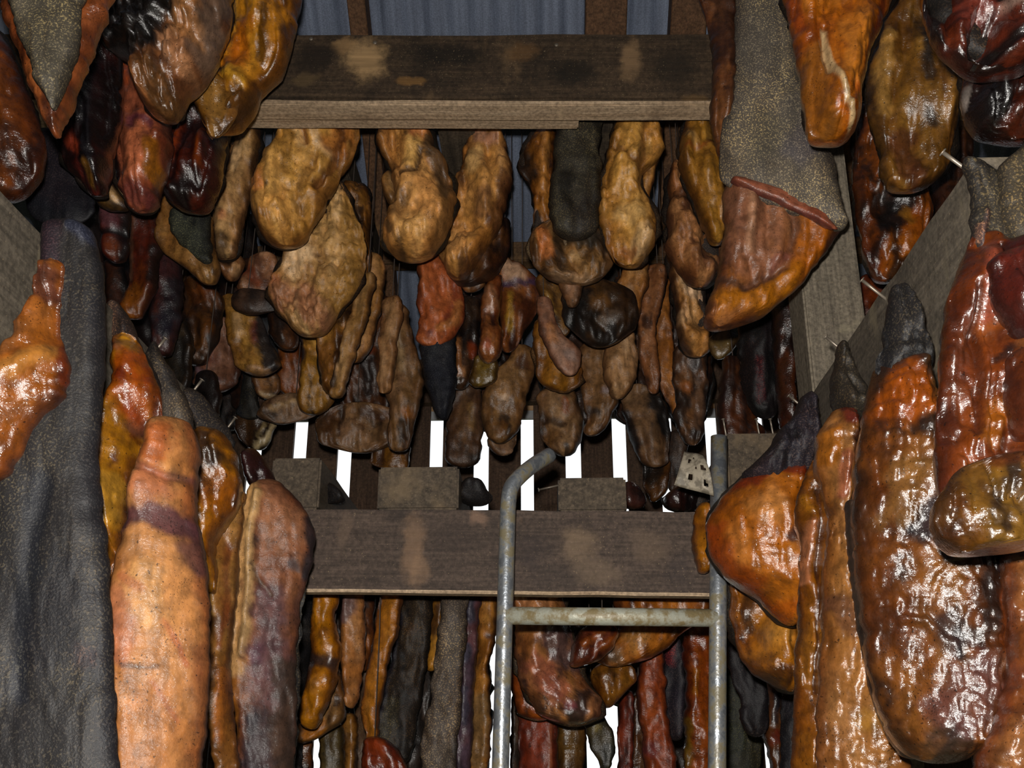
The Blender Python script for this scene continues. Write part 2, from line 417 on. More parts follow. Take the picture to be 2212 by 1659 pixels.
# side rails with nails
def rail(x0, x1, D0, D1, z0, z1, label, mat=W_RAIL):
    o = box('hanging_rail', (x0, D0, ZR+z0), (x1, D1, ZR+z1), mat, None, .004, .0015)
    return tag(o, label, 'rail')
rr = rail(.44, .482, .93, 1.835, .425, .59, 'grey wooden rail with nails receding along the right side')
rl = rail(-.625, -.582, .35, 1.835, .425, .59, 'grey wooden rail receding along the left side')
for px, py in ((1735, 865), (1830, 740), (1930, 618), (2094, 345)):
    D = .59*1.0/ (rays(px, py)[2]/rays(px, py)[1]); nail(rr, (.437, D, ZR+.575), (-.7, 0, .7), .035, .0022)
for px, py in ((412, 838), (486, 918), (338, 750)):
    D = .59/(rays(px, py)[2]/rays(px, py)[1]); nail(rl, (-.58, D, ZR+.575), (.5, 0, .8), .035, .0022)
box('hanging_rail', (.438, .35, ZR+1.52), (.482, 1.845, ZR+1.66), W_JOIST, ceil, .004)
box('hanging_rail', (-.62, .35, ZR+1.53), (-.575, 1.845, ZR+1.68), W_JOIST, ceil, .004)
for px, py in ((640, 262), (968, 262), (1300, 248)):
    x = float(at(px, py, 1.98)[0]); box('upper_joist', (x-.045, 1.98, ZR+1.475), (x+.045, 2.95, ZR+1.565), W_JOIST, ceil, .004)
# post
pa = at(1746, 700, 1.8); pb_ = at(1866, 700, 1.8)
post = box('post', (.487, 1.79, 0), (.598, 1.9, roofz(1.85)-.12), W_POST, None, .004, .0015)
tag(post, 'grey square wooden post right of the ladder', 'post')

# ladder
def T(px, py, D): return Vector(at(px, py, D))
lad = bpy.data.objects.new('ladder', None); COL.objects.link(lad)
base = T(1320, 1659, 1.74); lad.location = (base.x, 1.74, 0)
tag(lad, 'galvanised metal pipe ladder leaning at the cross board', 'ladder')
def smooth_path(P, n=8):
    P = [np.array(p) for p in P]; out = []
    for i in range(len(P)-1):
        p0 = P[max(0, i-1)]; p1 = P[i]; p2 = P[i+1]; p3 = P[min(len(P)-1, i+2)]
        for k in range(n):
            t = k/n; out.append(Vector(.5*((2*p1)+(-p0+p2)*t+(2*p0-5*p1+4*p2-p3)*t*t+(-p0+3*p1-3*p2+p3)*t**3)))
    out.append(Vector(P[-1])); return out
pl0 = T(1081, 1659, 1.72); pl1 = T(1097, 1100, 1.735); dirv = (pl0-pl1).normalized()
foot = pl0+dirv*((pl0.z-.0)/-dirv.z)
rl_ = .0135
tube('side_rail', [foot, pl0]+smooth_path([pl1, T(1103, 1056, 1.737), T(1122, 1030, 1.745), T(1152, 1005, 1.77), T(1188, 982, 1.8)]), rl_, GALV, lad, 20)
pr0 = T(1549, 1659, 1.72); pr1 = T(1553, 944, 1.74); dirv = (pr0-pr1).normalized(); foot = pr0+dirv*(pr0.z/-dirv.z)
tube('side_rail', [foot, pr0, T(1551, 1300, 1.73), pr1], .0142, GALV, lad, 20)
tube('rung', [T(1093, 1330, 1.728), T(1320, 1332, 1.728), T(1549, 1335, 1.728)], .0145, RUNG, lad, 20)
for z in (.3, .58, .86, 1.14):
    k = (pl0.z-z)/(pl0.z+1e-6)
    tube('rung', [Vector((pl0.x+.0, 1.715, z)), Vector((pr0.x, 1.715, z))], .0145, RUNG, lad, 16)
# perforated bent plate hooked on the right rail
def plate():
    bm = bmesh.new(); n, m_ = 16, 14; G = {}
    a = T(1480, 970, 1.715); b_ = T(1458, 1044, 1.7); c = T(1540, 1075, 1.71); d = T(1516, 985, 1.72)
    for i in range(n+1):
        for j in range(m_+1):
            u, v = i/n, j/m_
            p = (a*(1-u)+d*u)*(1-v)+(b_*(1-u)+c*u)*v
            p.y -= .022*math.sin(math.pi*v)*(.4+.6*u); p.y += .01*math.cos(3*u)
            G[i, j] = bm.verts.new(p-a)
    hole = {(4, 3), (5, 3), (4, 4), (11, 5), (12, 5), (12, 6), (11, 6), (13, 6), (5, 9), (6, 9), (5, 10), (6, 10), (12, 11), (13, 11), (12, 10), (8, 6), (7, 2)}
    for i in range(n):
        for j in range(m_):
            if (i, j) in hole: continue
            bm.faces.new([G[i, j], G[i+1, j], G[i+1, j+1], G[i, j+1]]).smooth = True
    bmesh.ops.recalc_face_normals(bm, faces=list(bm.faces))
    me = bpy.data.meshes.new('perforated_plate'); bm.to_mesh(me); bm.free(); me.materials.append(PLATE)
    o = add('perforated_plate', me, lad, a-lad.location); md = o.modifiers.new('thickness', 'SOLIDIFY'); md.thickness = .0025
    o['label'] = 'bent grey metal plate with holes'
plate()

# ------------------------------------------------------------------ hanging meat
SEED = [0]; GAIN = 1.0
def segdist(X, Y, pts):
    if len(pts) == 1: return np.hypot(X-pts[0][0], Y-pts[0][1])
    d = np.full(X.shape, 1e9)
    for (x0, y0), (x1, y1) in zip(pts, pts[1:]):
        L2 = (x1-x0)**2+(y1-y0)**2+1e-9
        t = np.clip(((X-x0)*(x1-x0)+(Y-y0)*(y1-y0))/L2, 0, 1)
        d = np.minimum(d, np.hypot(X-x0-t*(x1-x0), Y-y0-t*(y1-y0)))
    return d
def loft(rows, D, th, base, mott=None, dark=None, marks=(), seed=None, lump=1., wr=1., edge=None, dk=.35, step=4.5, back=1., flat=3.0, fray=1., mo=.5, grime=1., gain=1., lean=None, rind=.75, tint=True):
    """a closed fleshy body: its left and right outline down the photograph, standing D metres into the shed, th metres of half thickness"""
    if seed is None: SEED[0] += 1; seed = SEED[0]
    R = [tuple(float(q) for q in r.split()) for r in rows.split(';')]
    yy = [r[0] for r in R]; H = yy[-1]-yy[0]
    ny = int(max(14, min(170, H/step)))
    v = np.linspace(0, 1, ny); v = .5-.5*np.cos(np.pi*v)*(.75+.25*np.abs(np.cos(np.pi*v))**2)
    v = (v-v[0])/(v[-1]-v[0])
    ys = yy[0]+H*v
    l = .5*pchip(yy, [r[1] for r in R], ys)+.5*np.interp(ys, yy, [r[1] for r in R]); r = .5*pchip(yy, [r[2] for r in R], ys)+.5*np.interp(ys, yy, [r[2] for r in R])
    sd = seed*13.7
    l = l+fray*min(7., .09*np.median(r-l))*fbm(ys/36, ys*0+sd+21, ys*0, 2); r = r+fray*min(7., .09*np.median(r-l))*fbm(ys/36, ys*0+sd+33, ys*0, 2)
    l = l+fray*4.2*fbm(ys/12, ys*0+sd, ys*0, 3); r = r+fray*4.2*fbm(ys/14, ys*0+sd+9, ys*0, 3)
    c = (l+r)/2; hw = np.maximum((r-l)/2, 1.2)
    # round the two ends
    ct = min(.45*H, .5*hw[0]+3); cb = min(.45*H, .5*hw[-1]+3)
    def capf(d, k): t = np.clip(d/k, 0, 1); return np.sqrt(np.maximum(1-(1-t)**2, 0))
    cap = capf(ys-yy[0], ct)*capf(yy[-1]-ys, cb)
    hw = hw*(.12+.88*cap)
    if isinstance(D, tuple): Dr = D[0]+(D[1]-D[0])*v
    else: Dr = np.full(ny, float(D))
    mw = float(np.median(hw)); nf = int(max(12, min(90, 2*np.max(hw)/step))); nb = max(8, nf//3)
    ppm = F/(np.mean(Dr)*1.08)
    thr = th*np.minimum(1, .25+.95*hw*1.1/ppm/th)*(.25+.75*capf(ys-yy[0], ct*1.8)*capf(yy[-1]-ys, cb*1.8))
    sf = np.sin(np.linspace(-np.pi/2, np.pi/2, nf+1)); sf = .55*sf+.45*np.linspace(-1, 1, nf+1)
    sb = np.linspace(1, -1, nb+1)[1:-1]
    S = np.concatenate([sf, sb]); front = np.concatenate([np.ones(nf+1), np.zeros(len(sb))]); n = len(S)
    prof = np.sqrt(np.maximum(1-np.abs(S)**flat, 0))
    X = c[:, None]+hw[:, None]*S[None]; Y = np.repeat(ys[:, None], n, 1)
    if lean is None: lean = math.sin(seed*2.4)*.45
    off = -thr[:, None]*(prof*(1+lean*S*front))[None]*np.where(front > 0, 1, -back)[None]
    P = at(X, Y, np.repeat(Dr[:, None], n, 1))
    mx, mz = X/ppm, Y/ppm
    msk = (np.minimum(1, prof*1.3)*front)[None]*cap[:, None]
    A = min(th, .055)
    # swellings, long folds, transverse wrinkles
    d1 = (fbm(mx*15+sd, mz*9, mx*0+sd, 2)*.55+fbm(mx*38+sd, mz*21, mx*0+sd+2, 2)*.14)*A*lump
    q = fbm(mx*34+sd*2, mz*10, mx*0+sd+3, 3); d2 = -(1-np.abs(q)*2.6).clip(0, 1)**2*A*.2*lump; q2 = fbm(mx*70+sd*3, mz*26, mx*0+sd+4, 2); d2 = d2-(1-np.abs(q2)*2.6).clip(0, 1)**2*A*.05*wr
    w1 = fbm(mx*20+sd, mz*60+fbm(mx*14, mz*14, mx*0+sd, 2)*2.5, mx*0+sd+5, 3)*A*.085*wr
    w2 = fbm(mx*130+sd, mz*130, mx*0+sd+8, 2)*A*.035*wr
    bl = fbm(mx*11+sd*1.7, mz*6.5+sd, mx*0+sd+14, 2); d4 = (np.abs(bl)-.25)*A*.75*lump          # ridged folds
    disp = (d1+d2+d4+w1+w2)*msk
    disp = disp+fbm(mx*16+sd+50, mz*9, mx*0+sd, 2)*A*.4*(1-front)[None]*prof[None]
    # colour of the thing itself
    b0 = lin(base); C = np.repeat(b0[None, None], ny, 0).repeat(n, 1).copy()
    if mott is not None:
        k = sst(-.12, .32, fbm(mx*22+sd, mz*10, mx*0+sd+20, 4)+(mo-.5)*.8)[..., None]; C = C*(1-k)+lin(mott)*k
    if dark is not None:
        k = (sst(.5-dk*1.5, .72-dk*1.1, fbm(mx*30+sd, mz*14, mx*0+sd+30, 4)+.12*fbm(mx*160, mz*160, mx*0+sd, 2))*.88)[..., None]; C = C*(1-k)+lin(dark)*k
    rk = (sst(.3, 1.0, np.abs(S)[None]+.45*fbm(mx*26+sd, mz*14, mx*0+sd+45, 3))*rind)[..., None]; C = C*(1-rk*np.array([.48, .62, .74]))      # darker rind
    if edge is None and dark is not None: edge, es = dark, .6
    else: es = .85
    if edge is not None:
        e = sst(.72, .97, np.abs(S)[None]+.22*fbm(mx*40, mz*25, mx*0+sd+40, 2)*np.ones_like(X))[..., None]*es; C = C*(1-e)+lin(edge)*e
    gr = (sst(.0, .62, fbm(mx*13+sd, mz*7, mx*0+sd+80, 4)+.25*fbm(mx*90, mz*60, mx*0+sd+81, 2))*.72*grime)[..., None]; C = C*(1-gr*np.array([.52, .64, .72]))
    vq = fbm(mx*26+sd*5, mz*15+fbm(mx*20, mz*20, mx*0+sd, 2), mx*0+sd+90, 3); vk = ((1-np.abs(vq)*9).clip(0, 1)*sst(-.1, .35, fbm(mx*14+sd, mz*10, mx*0+sd+91, 2))*.62*grime)[..., None]; C = C*(1-vk*np.array([.7, .8, .85]))
    wob = fbm(mx*60+sd, mz*40, mx*0+sd+60, 3); wob2 = fbm(mx*60+sd, mz*40, mx*0+sd+70, 3)
    for mk in marks:
        colr, stg, wd, mm, pts = mk
        pv = [float(q) for q in pts.split()]; pts = list(zip(pv[::2], pv[1::2]))
        dd = segdist(X+wob*wd*.7, Y+wob2*wd*.7, pts)
        if mm:
            g = np.exp(-(segdist(X, Y, pts)/wd)**2); disp = disp+g*mm*.0017*msk
        if colr is not None:
            g = ((1-sst(wd*.55, wd*1.35, dd))*stg)[..., None]*np.where(front > 0, 1, .3)[None, :, None]; C = C*(1-g)+lin(colr)*g
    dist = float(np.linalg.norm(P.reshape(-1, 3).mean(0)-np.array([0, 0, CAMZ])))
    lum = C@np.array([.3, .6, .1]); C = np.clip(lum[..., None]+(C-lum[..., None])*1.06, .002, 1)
    C = C*min(1.6, (dist/2.4)**1.7)*GAIN*gain*(np.array([1.07, .95, .92]) if tint else 1)          # nearer meat coloured darker, farther meat paler, to offset the flash falloff
    P[..., 1] += off-disp
    V = P.reshape(-1, 3); i = np.arange(ny-1)[:, None]*n; j = np.arange(n)[None]; j2 = (j+1) % n
    Q = np.stack([i+j, i+n+j, i+n+j2, i+j2], -1).reshape(-1, 4)
    caps = []
    for rw in (0, ny-1):
        k = len(V); V = np.vstack([V, V[rw*n:(rw+1)*n].mean(0)]); C2 = C.reshape(-1, 3) if rw == 0 else C2
        C2 = np.vstack([C2, C2[rw*n]])
        a = rw*n+np.arange(n); b = rw*n+(np.arange(n)+1) % n
        t = np.stack([a, b, np.full(n, k), np.full(n, k)], -1) if rw == 0 else np.stack([b, a, np.full(n, k), np.full(n, k)], -1)
        caps.append(t)
    tri = np.vstack(caps)[:, :3]
    top = P[0].mean(0)
    return V, Q, tri, C2, top
def body(name, spec, mat, parent=None):
    if mat in (SKIN, SKINF): spec = dict(dict(tint=False, rind=.2), **spec)
    V, Q, tri, C, top = loft(**spec)
    org = np.array([V[:, 0].mean(), V[:, 1].mean(), V[:, 2].min()])
    me = bpy.data.meshes.new(name); V = (V-org).astype(np.float32)
    me.vertices.add(len(V)); me.vertices.foreach_set('co', V.ravel())
    li = np.concatenate([Q.ravel(), tri.ravel()]).astype(np.int32); me.loops.add(len(li)); me.loops.foreach_set('vertex_index', li)
    ls = np.concatenate([np.arange(len(Q))*4, len(Q)*4+np.arange(len(tri))*3]).astype(np.int32)
    me.polygons.add(len(ls)); me.polygons.foreach_set('loop_start', ls); me.polygons.foreach_set('use_smooth', np.ones(len(ls), bool))
    me.update(calc_edges=True)
    a = me.color_attributes.new('Col', 'FLOAT_COLOR', 'POINT'); c4 = np.ones((len(V), 4), np.float32); c4[:, :3] = C; a.data.foreach_set('color', c4.ravel())
    me.materials.append(mat)
    if parent is None: o = add(name, me, None, org)
    else: o = add(name, me, parent, Vector(org)-parent.location)
    return o, top
QUEUE = []
def meat(label, group, D, th, rows, *a, **k): QUEUE.append([label, group, D, th, rows, a, k])
def build_meat(label, group, D, th, rows, base, mott=None, dark=None, mat=None, rim=None, cord=None, parts=(), name='hanging_meat', cat='meat', **kw):
    """flesh body; rim=(pixels, colour): its skin showing behind the outline; parts: further pieces of the same thing"""
    mat = mat or MID
    if rim is None and not parts and th >= .038 and mat is not SKINF: rim = (4, '2a211b') if group in (GC, GUL, GUR, GLL) else (3, '241b15')
    if group == GC: kw['lump'] = kw.get('lump', 1.)*1.5; kw['wr'] = kw.get('wr', 1.)*1.4
    if group == GM: kw['lump'] = kw.get('lump', 1.)*1.5
    if group == GLR: kw.setdefault('lean', .55)
    if group == GLL: kw.setdefault('lean', -.45)
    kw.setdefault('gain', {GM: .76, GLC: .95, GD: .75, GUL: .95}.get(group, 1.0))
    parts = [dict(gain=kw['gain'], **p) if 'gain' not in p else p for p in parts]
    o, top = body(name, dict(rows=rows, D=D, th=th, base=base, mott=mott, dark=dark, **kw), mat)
    tag(o, label, cat, group)
    D0 = D[0] if isinstance(D, tuple) else D
    if rim:
        e, colr = rim
        R = [tuple(float(q) for q in r.split()) for r in rows.split(';')]
        R[-1] = (R[-1][0]+e*.8, R[-1][1], R[-1][2])
        rs = ';'.join('%g %g %g' % (y, l-e, r+e) for y, l, r in R)
        Db = tuple(d+th*.6 for d in D) if isinstance(D, tuple) else D+th*.6
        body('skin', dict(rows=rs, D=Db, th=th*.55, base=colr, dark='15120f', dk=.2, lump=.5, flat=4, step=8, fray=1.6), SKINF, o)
    for p in parts:
        p = dict(p); nm = p.pop('name'); pm = p.pop('mat', mat); lb_ = p.pop('label', None)
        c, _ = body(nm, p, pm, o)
        if lb_: c['label'] = lb_
    if (cord is not None or group == GLC) and group not in (GLL, GLR):
        t = Vector(top)
        if group == GLC: pd = min(POLES, key=lambda q: abs(q-t.y)); e = Vector((t.x, pd, CAMZ+(.428 if pd < 2.45 else .567)))
        elif 1.93 < t.y < 2.62: pd = min(UPOLES, key=lambda q: abs(q-t.y)); e = Vector((t.x, pd, CAMZ+.755*pd))
        elif group == GLL: e = Vector((-.584, min(t.y, 1.8), CAMZ+.5))
        elif group == GLR: e = Vector((.442, min(t.y, 1.8), CAMZ+.5))
        else: e = Vector((t.x, t.y, roofz(t.y)-.006))
        if (e-t).length > .012:
            tube('cord', [t-(e-t).normalized()*.012, t*.5+e*.5+Vector((.002, 0, 0)), e], .0012, CORD, o, 6)
    return o

POLES = [2.0+.1*k for k in range(13)]; UPOLES = [1.99+.08*k for k in range(8)]
for q in POLES:
    z = CAMZ+(.428 if q < 2.45 else .567)
    tube('hanging_pole', [(-1.0, q, z), (0, q, z), (1.0, q, z)], .009, W_PURL, wb, 8)
for q in UPOLES:
    z = CAMZ+.755*q
    tube('hanging_pole', [(-1.4, q, z), (0, q, z), (1.2, q, z)], .009, W_PURL, ceil, 8)
UP = CAMZ+1.5; LO = CAMZ+.44
GUL = 'meat hanging at the upper left'; GUR = 'meat hanging at the upper right'; GC = 'front row of meat under the roof beam'
GM = 'meat crowded behind the front row'; GLL = 'meat on the left rail'; GLR = 'meat on the right rail'; GLC = 'meat below the cross board'; GD = 'dark meat in the shadows'

# ================= upper left, near
meat('grey skinned wedge with orange fatty edges pointing down in the top left corner', GUL, 1.15, .028,
  '-130 -60 300;-60 -30 270;0 -6 240;60 16 216;120 40 192;180 62 166;240 88 146;300 112 126', 'a05c34', 'b87444', '4a2414', WET, cord=UP, edge='8a5030', dk=.1, flat=4, lump=.4,
  parts=[dict(name='skin', rows='-120 0 230;0 24 186;60 42 172;120 62 160;180 80 142;215 96 132;236 106 122', D=1.112, th=.022, base='746c5a', mott='847a66', dark='2e2a26', dk=.1, lump=.4, flat=4, mat=SKIN, fray=1.5, label='grey grainy skin')])
meat('dark orange round-bottomed meat slab at the far left edge under the wedge', GUL, 1.42, .05,
  '60 -80 0;130 -90 30;200 -90 62;300 -90 94;360 -90 88;410 -80 58;432 -60 25', '6a3a16', '8a4c1c', '20100a', WET, cord=UP, edge='3a1a0c', mo=.4)
meat('black and maroon narrow meat slab right of the grey wedge tip', GUL, 1.6, .045,
  '60 170 262;140 150 262;220 132 262;300 118 255;350 140 240;400 178 232;424 196 222', '3a1512', '5a2018', '0e0a0c', WET, cord=UP, dk=.55,
  marks=[('0c0a0e', .9, 16, 3, '215 130 200 240 205 330 215 400'), ('8a3a24', .6, 12, 2, '160 310 185 345'), ('6a4a18', .6, 10, 0, '205 380 210 405')])
meat('brown lobed meat covered in black tarry gunk at the top left', GUL, 1.5, .055,
  '-130 230 520;-60 225 520;0 222 502;60 222 496;100 232 484;130 288 470;165 300 448;200 308 412;235 318 392;256 345 382', '8a5c38', 'a8744a', '3a2418', WET, cord=UP, lump=1.7, wr=2.5,
  marks=[('14110f', .97, 85, -6, '280 -20 320 40'), ('171312', .97, 60, 4, '250 50 320 85'), ('14110f', .97, 44, 8, '335 95 350 130'), ('14110f', .97, 50, 0, '350 20 380 60'), ('100e0c', .95, 30, 0, '385 0 398 70'), ('171310', .95, 20, 6, '310 140 300 175'),
   ('1a1410', .9, 14, 5, '300 140 315 185'), ('6f5f50', .7, 18, 0, '488 -10 470 90 445 150'), ('c09068', .7, 22, 9, '395 140 410 165'), ('b08050', .6, 26, 8, '430 60 425 120'), ('5a3f20', .7, 26, 0, '350 200 370 240'), ('c08040', .5, 8, 0, '270 15 275 22')])
meat('salmon red glistening meat slab with a black left edge at the upper left', GUL, 1.62, .05,
  '90 250 330;160 246 362;240 242 372;300 236 372;360 246 364;400 256 350;430 270 340;456 284 332', '9a5a40', 'b4755a', '30181a', WET, cord=UP, dk=.25, wr=1.2,
  marks=[('0f0c10', .95, 13, -2, '252 140 250 260 244 330 258 390'), ('4a2438', .7, 14, 0, '300 285 340 300'), ('d08058', .7, 24, 6, '310 320 312 390'), ('5a2c2c', .7, 18, 0, '290 425 330 445'), ('8a5a1c', .8, 14, 3, '346 345 345 400'), ('c05a2c', .6, 16, 0, '275 130 280 190')])
meat('dark maroon fluted meat slab beside the salmon red one', GUL, 1.75, .05,
  '190 390 450;250 372 500;300 364 496;350 360 488;400 352 478;430 362 462;456 392 440', '4a1c10', '6a2c14', '140a0a', WET, cord=UP, dk=.5, lump=1.3,
  marks=[('7a3416', .7, 7, 4, '395 260 385 340 370 400'), ('180a0c', .9, 7, -5, '415 270 405 340 385 410'), ('7a3a14', .6, 7, 4, '450 300 445 390'), ('120c0c', .9, 24, 0, '400 440 430 420')])
meat('big amber yellow glossy meat slab overlapping the left end of the roof beam', GUL, 1.66, .05,
  '-130 520 660;-60 508 656;0 498 650;50 484 642;90 470 634;130 452 620;165 436 604;200 420 568;235 422 548;262 434 522;284 446 476;296 454 464', 'a87428', 'c08a34', '4a2c10', WET, cord=UP, dk=.18, lump=1.1, edge='4a2c12',
  marks=[('b05a1c', .6, 26, 3, '530 90 520 150'), ('d0a048', .6, 24, 5, '500 60 510 20'), ('c8a040', .5, 18, 6, '505 185 525 200'), ('2a1a0c', .7, 10, 0, '585 60 580 110 570 150'), ('3a2410', .8, 7, -9, '440 170 480 205 500 235 530 220'), ('b08048', .6, 12, 8, '462 225 470 205'), ('6a4418', .7, 16, 3, '420 200 440 250 458 285'), ('1e160e', .7, 14, 0, '540 235 500 255')],
  parts=[dict(name='fold', rows='158 436 468;185 420 500;215 418 520;245 430 518;272 444 492;296 452 466', D=1.625, th=.022, base='7a5a28', mott='94703a', dark='33220f', dk=.25, lump=1.8, wr=2, mat=WET)])
meat('small olive bits of meat tucked under the maroon slab tip at left', GUL, 1.78, .03,
  '395 228 250;415 212 262;440 210 285;456 216 300', '5a4420', '8a6c3a', '2a1c10', MID, cord=UP, marks=[('c0a070', .8, 8, 3, '248 425 258 440')])

# ================= dark crowd at the left
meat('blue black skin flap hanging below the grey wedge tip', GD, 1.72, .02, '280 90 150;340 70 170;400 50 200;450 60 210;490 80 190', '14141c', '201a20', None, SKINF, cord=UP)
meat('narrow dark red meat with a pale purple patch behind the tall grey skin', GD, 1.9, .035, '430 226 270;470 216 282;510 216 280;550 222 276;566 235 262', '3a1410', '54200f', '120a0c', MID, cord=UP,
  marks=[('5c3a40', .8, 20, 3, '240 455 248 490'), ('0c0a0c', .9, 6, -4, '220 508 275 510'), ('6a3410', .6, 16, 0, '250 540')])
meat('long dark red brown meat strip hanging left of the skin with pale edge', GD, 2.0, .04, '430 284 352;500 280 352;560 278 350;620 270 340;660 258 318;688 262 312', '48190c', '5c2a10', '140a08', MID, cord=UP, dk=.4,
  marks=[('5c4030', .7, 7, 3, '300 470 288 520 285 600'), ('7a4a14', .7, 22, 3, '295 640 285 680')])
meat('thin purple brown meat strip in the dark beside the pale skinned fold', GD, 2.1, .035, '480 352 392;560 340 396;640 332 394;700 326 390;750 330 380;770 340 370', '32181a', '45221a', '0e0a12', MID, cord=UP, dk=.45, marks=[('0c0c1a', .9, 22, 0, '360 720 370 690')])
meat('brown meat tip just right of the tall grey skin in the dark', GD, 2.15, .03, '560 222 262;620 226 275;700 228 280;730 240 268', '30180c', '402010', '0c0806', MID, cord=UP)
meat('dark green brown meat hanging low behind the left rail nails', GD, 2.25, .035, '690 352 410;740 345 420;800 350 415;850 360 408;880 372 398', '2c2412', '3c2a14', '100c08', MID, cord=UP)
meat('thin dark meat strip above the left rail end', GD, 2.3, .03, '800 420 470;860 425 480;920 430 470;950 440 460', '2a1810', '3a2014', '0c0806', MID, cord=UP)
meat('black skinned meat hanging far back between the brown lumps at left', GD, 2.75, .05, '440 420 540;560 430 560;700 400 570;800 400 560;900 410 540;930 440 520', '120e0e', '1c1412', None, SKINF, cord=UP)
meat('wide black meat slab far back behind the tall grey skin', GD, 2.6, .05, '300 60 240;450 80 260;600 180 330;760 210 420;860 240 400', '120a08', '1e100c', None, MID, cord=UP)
meat('dark skin patch with a curled yellow fatty edge left of the pale tube', GM, 1.98, .022, '425 346 376;450 348 440;480 344 458;510 340 460;540 352 464;570 392 468;600 430 472;614 444 466', 'a07c48', 'b08a50', '4a3418', MID, cord=UP, dk=.12, flat=4,
  parts=[dict(name='skin', rows='440 372 446;470 368 456;500 366 456;530 388 458;555 414 460;575 436 462', D=1.962, th=.02, base='44463a', mott='2e302a', dark='121212', dk=.3, lump=.4, flat=4, mat=SKINF)])

# ================= centre, front row under the beam
meat('slim pale tan meat tube hanging left of the yellow double bulb', GC, 2.1, .04, '240 510 566;300 496 566;360 486 556;410 480 544;450 466 530;500 460 520;540 460 516;560 466 512', 'a08458', 'b8986a', '4a3420', DRY, cord=UP, dk=.12, edge='3a2414',
  marks=[('c8ac80', .6, 14, 4, '520 330 515 370'), ('2a1c12', .8, 16, 0, '490 530 480 560'), ('a86c48', .5, 12, 2, '488 480')])
meat('curled brown meat tip under the slim pale tube', GC, 2.14, .03, '545 470 520;570 468 532;590 478 520;608 490 506', '6a4a2c', '8a6a44', '2a1a10', MID, cord=None, marks=[('1c120c', .9, 10, -6, '488 560 495 575'), ('a88860', .6, 6, 3, '515 580 508 596')])
meat('yellow double bulb of meat with a looped fold under the roof beam', GC, 2.08, .06, '240 625 778;290 604 776;330 590 770;365 572 742;400 552 722;440 544 700;480 552 680;510 566 660;532 590 642', 'b08a48', 'c49c5a', '5a3a1c', MID, cord=UP, dk=.1, rim=(6, '241c18'), mo=.6,
  marks=[('6a4420', .9, 9, -14, '664 312 668 332'), ('d0b078', .8, 7, 5, '655 305 658 335 668 340'), ('cdb080', .7, 10, 6, '682 305 700 335 720 350'), ('9a5a2c', .6, 26, 0, '740 290 730 330'), ('5c3a1c', .9, 8, -12, '735 262 742 300 722 370 690 420'), ('7a5a2c', .6, 9, -6, '625 262 640 330 628 400'), ('c07a48', .6, 20, 3, '560 415 575 430'), ('d0a058', .6, 26, 8, '618 480'), ('2a1c14', .8, 6, 0, '597 440'), ('6a4a20', .6, 10, -5, '690 360 660 420 650 470')])
meat('broad pale dried meat slab with wrinkled shine below the yellow bulb', GC, 2.22, .05, '390 708 738;440 684 762;490 654 782;540 622 790;590 592 788;630 576 770;665 588 742;700 622 716;724 646 690', 'b0905c', 'c0a474', '5a4024', DRY, cord=UP, dk=.1, wr=2.2, rim=(3, '3a2c20'), mo=.6, flat=4,
  marks=[('8a6a34', .8, 26, -4, '762 440 770 520 755 600 735 660'), ('6a4c2c', .8, 5, -4, '690 470 672 500 660 520'), ('d4bc94', .7, 26, 2, '655 560 640 580'), ('8a5f48', .7, 30, 0, '610 640 660 650 690 690'), ('a86a48', .4, 14, 0, '600 610')])
meat('long brown fluted meat slab behind the right edge of the broad pale slab', GC, 2.32, .055, '395 735 790;450 745 802;520 750 800;600 740 800;680 715 785;740 690 770;800 690 750;850 700 738', '6a4820', '86602c', '2c1c0e', MID, cord=UP, lump=1.2,
  marks=[('a07c48', .6, 7, 4, '765 480 772 560 758 640'), ('2a1a0c', .8, 7, -5, '785 470 784 600 765 700'), ('9a7438', .6, 24, 5, '720 700 705 740')])
meat('crooked ochre meat with a torn flap hanging under the beam middle', GC, 2.1, .05, '258 838 918;285 818 932;310 816 942;345 832 958;380 848 972;420 856 982;455 850 984;490 834 974;520 828 962;545 842 940;558 872 926', 'ae8248', 'c0945a', '4a3620', MID, cord=UP, dk=.14, rim=(5, '2a261f'),
  marks=[('c8a462', .9, 18, 8, '895 335 888 370'), ('3a3024', .8, 14, -3, '930 320 955 390 962 440'), ('3c2c1c', .9, 6, -8, '915 345 905 390 870 400'), ('b87848', .7, 20, 4, '905 300'), ('c89458', .6, 26, 8, '925 430 940 470'), ('6a5434', .7, 22, -3, '870 450 860 480'), ('d0a868', .6, 22, 8, '880 520 910 520'), ('3a2c1e', .8, 6, -3, '840 500 850 520')],
  parts=[dict(name='flap', rows='372 838 858;400 826 866;430 830 872;452 846 866', D=2.13, th=.025, base='7a5c34', mott='9a8058', dark='3a2a1a')])
meat('bent ochre meat leg with a dark underside hanging right of the torn flap', GC, 2.1, .052, '258 1032 1066;290 1014 1086;330 1000 1098;370 988 1104;410 980 1102;450 974 1096;490 966 1082;520 946 1064;550 944 1044;575 956 1024;600 968 1004', 'ae8248', 'bc925c', '4c3420', MID, cord=UP, dk=.12, edge='4a2e1a',
  marks=[('c8a870', .7, 18, 4, '1030 350 1025 380'), ('7a5a58', .6, 16, 0, '1035 310 1060 320'), ('4a2c18', .8, 12, -4, '1090 400 1085 450 1065 500'), ('c89860', .6, 24, 8, '1000 530 985 560'), ('5c4030', .6, 16, 0, '1050 450 1045 480'), ('cc9a5c', .5, 22, 5, '1010 430')],
  parts=[dict(name='underside', rows='470 1060 1102;510 1040 1104;550 1012 1098;590 980 1080;612 966 1030', D=2.15, th=.04, base='4a3018', mott='5a3c20', dark='20140c')])
